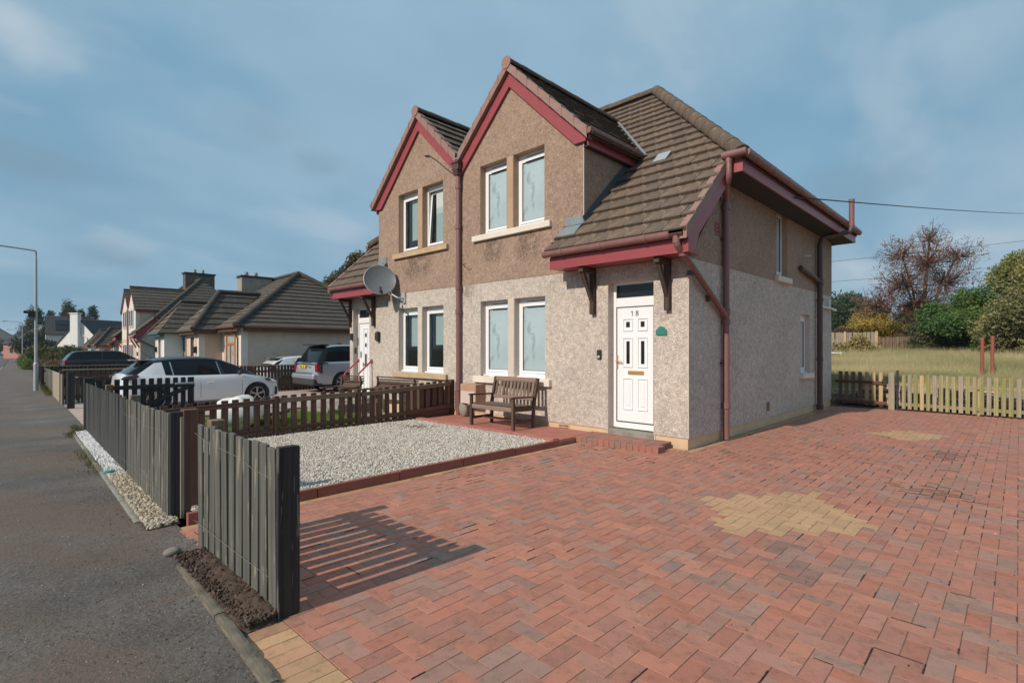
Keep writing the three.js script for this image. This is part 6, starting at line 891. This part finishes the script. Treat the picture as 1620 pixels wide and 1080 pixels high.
function gableHouse(name, label, pos, turn, w, d, eave, ridge, wallM, roofM, extra) { // gable faces local +z, ridge along z
  const h = thing(name, label, 'house', 'houses along the street'), g = -1.5; part('gable_wall', prism([[-w / 2, g], [w / 2, g], [w / 2, eave], [0, ridge], [-w / 2, eave]], .3).translate(0, 0, d / 2 - .3), wallM, h); part('gable_wall', prism([[-w / 2, g], [w / 2, g], [w / 2, eave], [0, ridge], [-w / 2, eave]], .3).translate(0, 0, -d / 2), wallM, h); part('wall', bx(-w / 2, -w / 2 + .3, g, eave, -d / 2 + .3, d / 2 - .3), wallM, h); part('wall', bx(w / 2 - .3, w / 2, g, eave, -d / 2 + .3, d / 2 - .3), wallM, h);
  const L = Math.hypot(w / 2 + .3, (ridge - eave) * (w / 2 + .3) / (w / 2)), an = Math.atan2(ridge - eave, w / 2); for (const s of [1, -1]) { const q = new THREE.BoxGeometry(L, .12, d + .2); q.translate(-L / 2, .08, 0); const m = part('roof', planar(q), roofM, h); m.position.set(0, ridge, 0); m.rotation.z = an; if (s < 0) { m.rotation.z = 0; m.geometry.rotateZ(an); bake(m.geometry, new THREE.Matrix4().makeScale(-1, 1, 1)); } }
  part('ridge', bx(-.12, .12, ridge + .05, ridge + .2, -d / 2, d / 2), MT.concrete, h); if (extra) extra(h); h.position.set(...pos); h.rotation.y = turn; return h;
}
gableHouse('gable_house', 'white gabled house with a tall chimney on its gable and a dark slate roof', [16.9, -.9, -106.3], -.9, 8.2, 13, 2.5, 6.6, MT.renderWhite, MT.slateDark, h => { part('chimney', [bx(-1.0, .25, 2.0, 7.5, 6.5, 7.1), bx(-1.1, .35, 7.5, 7.65, 6.4, 7.2)], MT.renderWhite, h); part('lean_to', bx(-4.6, 3.4, -1, 1.5, 6.5, 9.2), MT.renderWhite, h); part('lean_to_roof', bar([-.6, 2.5, 6.5], [-.6, 1.5, 9.6], 8.4, .14, false), MT.woodBrown, h); part('downpipe', pipe([[.5, 5.6, 6.56], [.5, 4.4, 6.56], [1.3, 3.8, 6.56], [1.3, 2.0, 6.56]], .09, 8), MT.renderPale, h); });
gableHouse('gable_house', 'house with a dark roof and black solar panels behind the bushes', [13.6, -.8, -130], 1.5, 8, 7, 4.9, 8.1, MT.renderPale, MT.slateDark, h => { for (const [a, k] of [[-1.2, 0], [.9, 0], [-1.2, 1], [.9, 1]]) { const x = -3.0 + k * 1.35; const m = part('solar_panel', bx(-.72, .72, 0, .07, -.95, .95), carGlass, h); m.position.set(x, 8.1 + .8 * x + .22, a); m.rotation.z = .675; } part('chimney', [bx(-.5, .5, 7.4, 9.2, -.4, .9), bx(-.6, .6, 9.2, 9.35, -.5, 1.0)], MT.woodBrown, h); });
gableHouse('gable_house', 'small reddish house with white barge boards between the tall trees', [10.0, -.7, -150], .25, 7.5, 9, 3.2, 6.8, MT.salmon, MT.slateDark, h => { part('bargeboard', [bar([-4.1, 2.9, 4.6], [0, 6.9, 4.6], .12, .35, false), bar([4.1, 2.9, 4.6], [0, 6.9, 4.6], .12, .35, false)], MT.upvc, h); frameWin(h, 0, -1, 1, 1, 2.4, -3.8); });
gableHouse('gable_house', 'grey gabled house across the far end of the street', [5.2, -.57, -228], .15, 13, 12, 3.6, 8.4, MT.render, MT.slateDark, h => { part('chimney', bx(-1, 1, 7.8, 9.6, -3, -1.6), MT.woodBrown, h); for (const x of [-3.5, 2]) part('window', bx(x, x + 1.4, 1.2, 2.6, 5.98, 6.04), carGlass, h); });

// ================= TREES AND SHRUBS =================
const leafG = (() => { const o = [], rr = mulberry(8); for (let i = 0; i < 9; i++) { const g = new THREE.BufferGeometry(), L = .8 + rr() * .5; g.setAttribute('position', new THREE.Float32BufferAttribute([0, 0, 0, .26 * L, .07, .5 * L, 0, 0, L, 0, 0, 0, 0, 0, L, -.26 * L, .07, .5 * L], 3)); g.computeVertexNormals(); g.rotateX(rr() * 2.6 - 1.3); g.rotateY(rr() * 6.28); g.translate((rr() - .5) * 1.5, (rr() - .5) * 1.5, (rr() - .5) * 1.5); o.push(planar(g)); } return mergeGeometries(o, false); })();
const twigG = (() => { const o = [], rr = mulberry(18); for (let i = 0; i < 6; i++) { const g = new THREE.BufferGeometry(), L = .7 + rr() * .8; g.setAttribute('position', new THREE.Float32BufferAttribute([0, 0, 0, .13 * L, .05, .5 * L, 0, 0, L, 0, 0, 0, 0, 0, L, -.13 * L, .05, .5 * L], 3)); g.computeVertexNormals(); g.rotateX(rr() * 2 - 1.2); g.rotateY(rr() * 6.28); g.translate((rr() - .5) * 1.6, (rr() - .5) * 1.6, (rr() - .5) * 1.6); o.push(planar(g)); } return mergeGeometries(o, false); })();
function crownPts(clumps, n, rr, hollow = .55) { const w = clumps.map(c => c[3] * c[4] * (c[6] ?? 1)), W_ = w.reduce((a, b) => a + b, 0), out = []; for (let i = 0; i < n; i++) { let k = 0, u = rr() * W_; while (k < w.length - 1 && u > w[k]) u -= w[k++]; const c = clumps[k], th = rr() * 6.283, cz = rr() * 2 - 1, sr = Math.sqrt(1 - cz * cz), r = Math.pow(rr(), hollow) * (.82 + .36 * vnoise(th * 2 + k * 5, cz * 3 + 7, 512, 512, k + 3)); out.push([c[0] + Math.cos(th) * sr * r * c[3], c[1] + cz * r * c[4], c[2] + Math.sin(th) * sr * r * (c[5] ?? c[3]), k]); } return out; }
// every tree: a tapered trunk with limbs reaching its clumps, and leaf sprays spread through those clumps
function plant(name, label, cat, pos, trunkR, clumps, n, size, cols, o = {}) {
  const T = thing(name, label, cat, o.group), rr = mulberry(o.seed ?? Math.round(pos[0] * 13 + 999)); const limbs = [], barkM = o.bark ?? MT.woodDarkBench, base = [0, -.2, 0];
  let cy = 0; for (const c of clumps) cy += c[1]; cy /= clumps.length; const fork = [0, Math.max(.25, cy * (o.fork ?? .35)), 0];
  part('trunk', rod(base, fork, trunkR, 9, trunkR * .75), barkM, T);
  for (const c of clumps) { const m = [lerp(fork[0], c[0], .5) + (rr() - .5) * .3, lerp(fork[1], c[1], .55), lerp(fork[2], c[2], .5) + (rr() - .5) * .3]; limbs.push(pipe([fork, m, [c[0], c[1] + c[4] * .3, c[2]]], trunkR * .32, 6, true, 8)); }
  const br = part('limbs', limbs, barkM, T);
  if (o.twigs) { const tw = []; for (let i = 0; i < o.twigs; i++) { const [p, q] = crownPts(clumps, 2, rr, .3); const c = clumps[p[3]]; const a = [lerp(c[0], p[0], .15), lerp(c[1], p[1], .1) - .2, lerp(c[2], p[2], .15)], mid = [lerp(a[0], p[0], .55) + (rr() - .5) * .25, lerp(a[1], p[1], .5) + (rr() - .5) * .2, lerp(a[2], p[2], .55) + (rr() - .5) * .25], end = [p[0] + (p[0] - a[0]) * .12, p[1] + Math.abs(p[1] - a[1]) * .2, p[2] + (p[2] - a[2]) * .12]; tw.push(rod(a, mid, o.twigR ?? .018, 4, (o.twigR ?? .018) * .6), rod(mid, end, (o.twigR ?? .018) * .6, 4, .004)); } const m = part('twigs', tw, barkM, T); m.userData.kind = 'stuff'; }
  const L = crownPts(clumps, n, rr, o.hollow).map(p => { const s = size * (.6 + rr() * .8); let c = mix3(cols[0], cols[1], rr()); if (cols[2] && vnoise(p[0] * 1.3 + 50, p[1] * 1.3 + p[2] + 50, 512, 512, 77) > (o.t2 ?? .58)) c = mix3(c, cols[2], rr() * .9); return [xf(p.slice(0, 3), [rr() * 6, rr() * 6, rr() * 6], s), c]; });
  stuff('crown', o.leaf ?? leafG, MT.leaf, L, T); T.position.set(...pos); return T;
}
const heap = (n, rx, ry, rz, y0, r0, r1, seed) => { const rr = mulberry(seed), o = []; for (let i = 0; i < n; i++) { const a = rr() * 6.283, q = Math.sqrt(rr()), y = rr(); o.push([Math.cos(a) * q * rx, y0 + y * ry * (1 - .35 * q * q), Math.sin(a) * q * rz, lerp(r0, r1, rr()), lerp(r0, r1, rr()) * .8]); } return o; };
plant('willow_bush', 'big olive-green bushy tree at the right edge behind the rusty posts', 'tree', [32.2, .5, 1.9], .22, heap(30, 2.7, 4.1, 2.7, .7, .8, 1.25, 4), 11500, .125, [[.10, .105, .035], [.22, .21, .085], [.30, .27, .07]], { group: 'trees beyond the field', twigs: 200, seed: 4 });
plant('willow_bush', 'second olive-green bush just outside and behind the right edge tree', 'tree', [34.5, .7, 5.4], .2, heap(14, 2.6, 4.6, 2.6, .8, .9, 1.4, 5), 3000, .18, [[.10, .105, .035], [.20, .195, .08], [.28, .25, .07]], { seed: 5, group: 'trees beyond the field' });
plant('leafy_bush', 'dense bright green bush in front of the bare reddish tree', 'bush', [35.7, .6, -1.7], .18, heap(22, 1.8, 3.1, 1.8, .5, .7, 1.1, 6), 11000, .11, [[.030, .075, .020], [.085, .17, .034], [.14, .19, .035]], { group: 'trees beyond the field', seed: 6 });
plant('leafy_bush', 'yellow-green upper bush between the bare tree and the olive tree', 'bush', [36.5, 1.0, .6], .18, heap(10, 1.6, 2.1, 1.6, 2.8, .7, 1.1, 16), 4800, .11, [[.12, .14, .035], [.25, .24, .06]], { group: 'trees beyond the field', seed: 26 });
plant('rowan_tree', 'thin reddish-brown tree with few leaves and red berries beyond the board fence', 'tree', [39.3, .7, -4.1], .16, [[0, 3.4, 0, 2.0, 1.5], [-1.6, 4.6, -.8, 1.7, 1.5], [1.4, 4.9, .9, 1.7, 1.5], [.3, 6.0, .2, 1.6, 1.5], [-.9, 6.4, -1.0, 1.2, 1.0], [1.5, 6.3, 1.6, 1.3, 1.0], [.4, 7.4, .3, .8, .9], [-1.9, 3.3, -1.9, 1.4, 1.1], [1.7, 3.2, 1.6, 1.3, 1.0], [.6, 2.2, .4, 1.6, 1.0]], 2100, .15, [[.12, .055, .035], [.22, .13, .075], [.30, .05, .04]], { twigs: 1100, twigR: .017, bark: std({ color: lin(.115, .07, .055), roughness: .9 }), hollow: .5, seed: 7, t2: .66, leaf: twigG, fork: .3 });
plant('leafy_bush', 'dark green undergrowth beneath the bare reddish tree', 'bush', [38.0, .7, -3.0], .12, heap(10, 2.4, 1.6, 2.4, .4, .6, .9, 9), 4200, .11, [[.04, .055, .02], [.10, .10, .035], [.16, .08, .04]], { group: 'trees beyond the field', seed: 9 });
plant('leafy_bush', 'golden-yellow bush behind the tall board fence', 'bush', [42.8, .8, -7.2], .14, heap(12, 2.1, 2.3, 2.0, .8, .7, 1.1, 10), 6500, .115, [[.16, .15, .03], [.36, .27, .05], [.40, .25, .04]], { group: 'trees beyond the field', seed: 10 });
plant('conifer_tree', 'dark blue-green conifers by the house corner beyond the field', 'tree', [44.0, .9, -9.9], .2, [[0, 1.5, 0, 1.6, 1.4], [.2, 2.8, .1, 1.3, 1.1], [-.6, 3.5, -.6, .8, .9], [.8, 3.6, .8, .6, .8], [-1.8, 2.2, -1.8, 1.2, 1.4], [1.6, 2.0, 1.6, 1.0, 1.2]], 6500, .12, [[.022, .045, .025], [.06, .10, .045]], { group: 'trees beyond the field', seed: 11 });
plant('leafy_bush', 'purple-leaved low bush against the board fence', 'bush', [39.5, .9, -8.6], .08, heap(6, 1.5, .8, 1.2, .9, .5, .7, 12), 1300, .13, [[.07, .022, .022], [.13, .05, .04]], { group: 'trees beyond the field', seed: 12 });
plant('leafy_bush', 'straw-yellow self-sown bush in front of the tall board fence', 'bush', [33.6, .75, -6.5], .06, heap(8, .8, 1.1, .8, .3, .35, .6, 13), 1500, .12, [[.20, .17, .055], [.34, .26, .10], [.12, .14, .05]], { group: 'trees beyond the field', seed: 13 });
for (const [x, z, h, l] of [[58, -12, 6, 'row of dark trees beyond the golden bush'], [60, -4, 5.5, 'tall distant tree behind the bare tree']]) plant('distant_tree', l, 'tree', [x, .8, z], .3, heap(9, 3, h - 2, 3, 1.4, 1.2, 1.9, x), 1600, .28, [[.03, .05, .025], [.08, .10, .045]], { seed: x });
// behind the left house
plant('garden_tree', 'brown-green tree rising behind the porch roof of the left house', 'tree', [17.2, -.3, -29.8], .2, [[0, 6.2, 0, 1.4, 1.2], [.9, 7.2, .8, 1.2, .9], [-.9, 5.6, -.6, 1.1, .9], [1.6, 6.7, 1.4, 1.2, 1.0], [-.2, 7.1, .2, .7, .6], [1.0, 5.4, .8, 1.3, 1.2], [-1.6, 5.0, -1.2, 1.2, .9]], 10000, .125, [[.055, .048, .018], [.13, .105, .035], [.16, .09, .03]], { seed: 21 });
// street side
plant('round_bush', 'large round mixed green and amber bush before the white gabled house', 'bush', [6.9, -.85, -72], .2, heap(14, 2.6, 1.8, 2.2, .6, .8, 1.2, 22), 6500, .15, [[.03, .06, .016], [.10, .14, .03], [.26, .15, .035]], { seed: 22, t2: .6 });
plant('clipped_hedge', 'small rounded bright green clipped hedge beside the second lamp post', 'hedge', [4.55, -.95, -79], .08, [[0, .9, 0, .8, .95, 2.0], [.2, .8, 2, .8, .85, 1.6]], 2600, .10, [[.07, .13, .02], [.15, .22, .04]], { seed: 23 });
plant('garden_hedge', 'reddish low hedge behind the grey board fence', 'hedge', [4.4, -.8, -60], .06, [[0, .7, 0, .6, .6, 2.5], [1.2, .6, -3, .7, .6, 2.5], [.2, .6, 4, .6, .5, 2.2]], 1800, .12, [[.09, .05, .03], [.16, .11, .045]], { seed: 24 });
plant('dark_shrub', 'dark rounded shrub on the pavement side far down the street', 'bush', [7.9, -.8, -118], .15, heap(9, 2.2, 3.2, 2.2, 1, 1.0, 1.5, 25), 1600, .26, [[.018, .03, .014], [.05, .06, .025]], { seed: 25 });
for (const [x, z, h, w, l, c] of [[9.0, -150, 10.2, 3.0, 'tall wind-swept willow tree leftmost of the distant trees', 0], [11.0, -146, 9.2, 2.1, 'narrow dark tree in the middle of the distant trees', 1], [14.2, -150, 11.8, 2.7, 'tallest feathery tree of the distant group', 0], [19.5, -158, 11.4, 2.4, 'right tall tree behind the solar panel house', 1], [17.5, -160, 11.0, 1.8, 'small tall tree beside the right distant tree', 0]]) plant('distant_tree', l, 'tree', [x, -.8, z], .3, Array.from({ length: 11 }, (_, i) => { const t = i / 10; return [Math.sin(i * 2.3) * w * .45 * (1.2 - t) + t * 1.2, 1.6 + t * (h - 2.2), Math.cos(i * 1.9) * w * .4 * (1.2 - t), w * lerp(.75, .28, t), w * .62]; }), 2300, .30, c ? [[.022, .034, .02], [.06, .075, .04]] : [[.045, .062, .034], [.11, .125, .065]], { seed: 30 + Math.round(x), group: 'distant trees down the street' });
plant('distant_tree', 'yellowing trees over the dark slate roof of the white gabled house', 'tree', [34, -.6, -205], .3, heap(12, 16, 6.5, 3, 3.5, 2.2, 3.4, 41), 1800, .5, [[.06, .075, .03], [.17, .17, .06]], { seed: 41 });
plant('distant_tree', 'amber tree by the gable at the far end of the street', 'tree', [4.2, -.6, -216], .3, heap(8, 4, 4, 3, 1, 1.4, 2.2, 42), 1300, .4, [[.10, .075, .025], [.20, .14, .045]], { seed: 42 });
plant('distant_tree', 'green tree mass where the far street ends', 'tree', [17.5, -.6, -240], .3, heap(10, 7, 4.5, 4, 1, 1.8, 2.8, 43), 1500, .5, [[.04, .055, .03], [.10, .115, .055]], { seed: 43 });

scene.fog = new THREE.FogExp2(0xb9cbd8, .0003);
renderer.render(scene, camera);
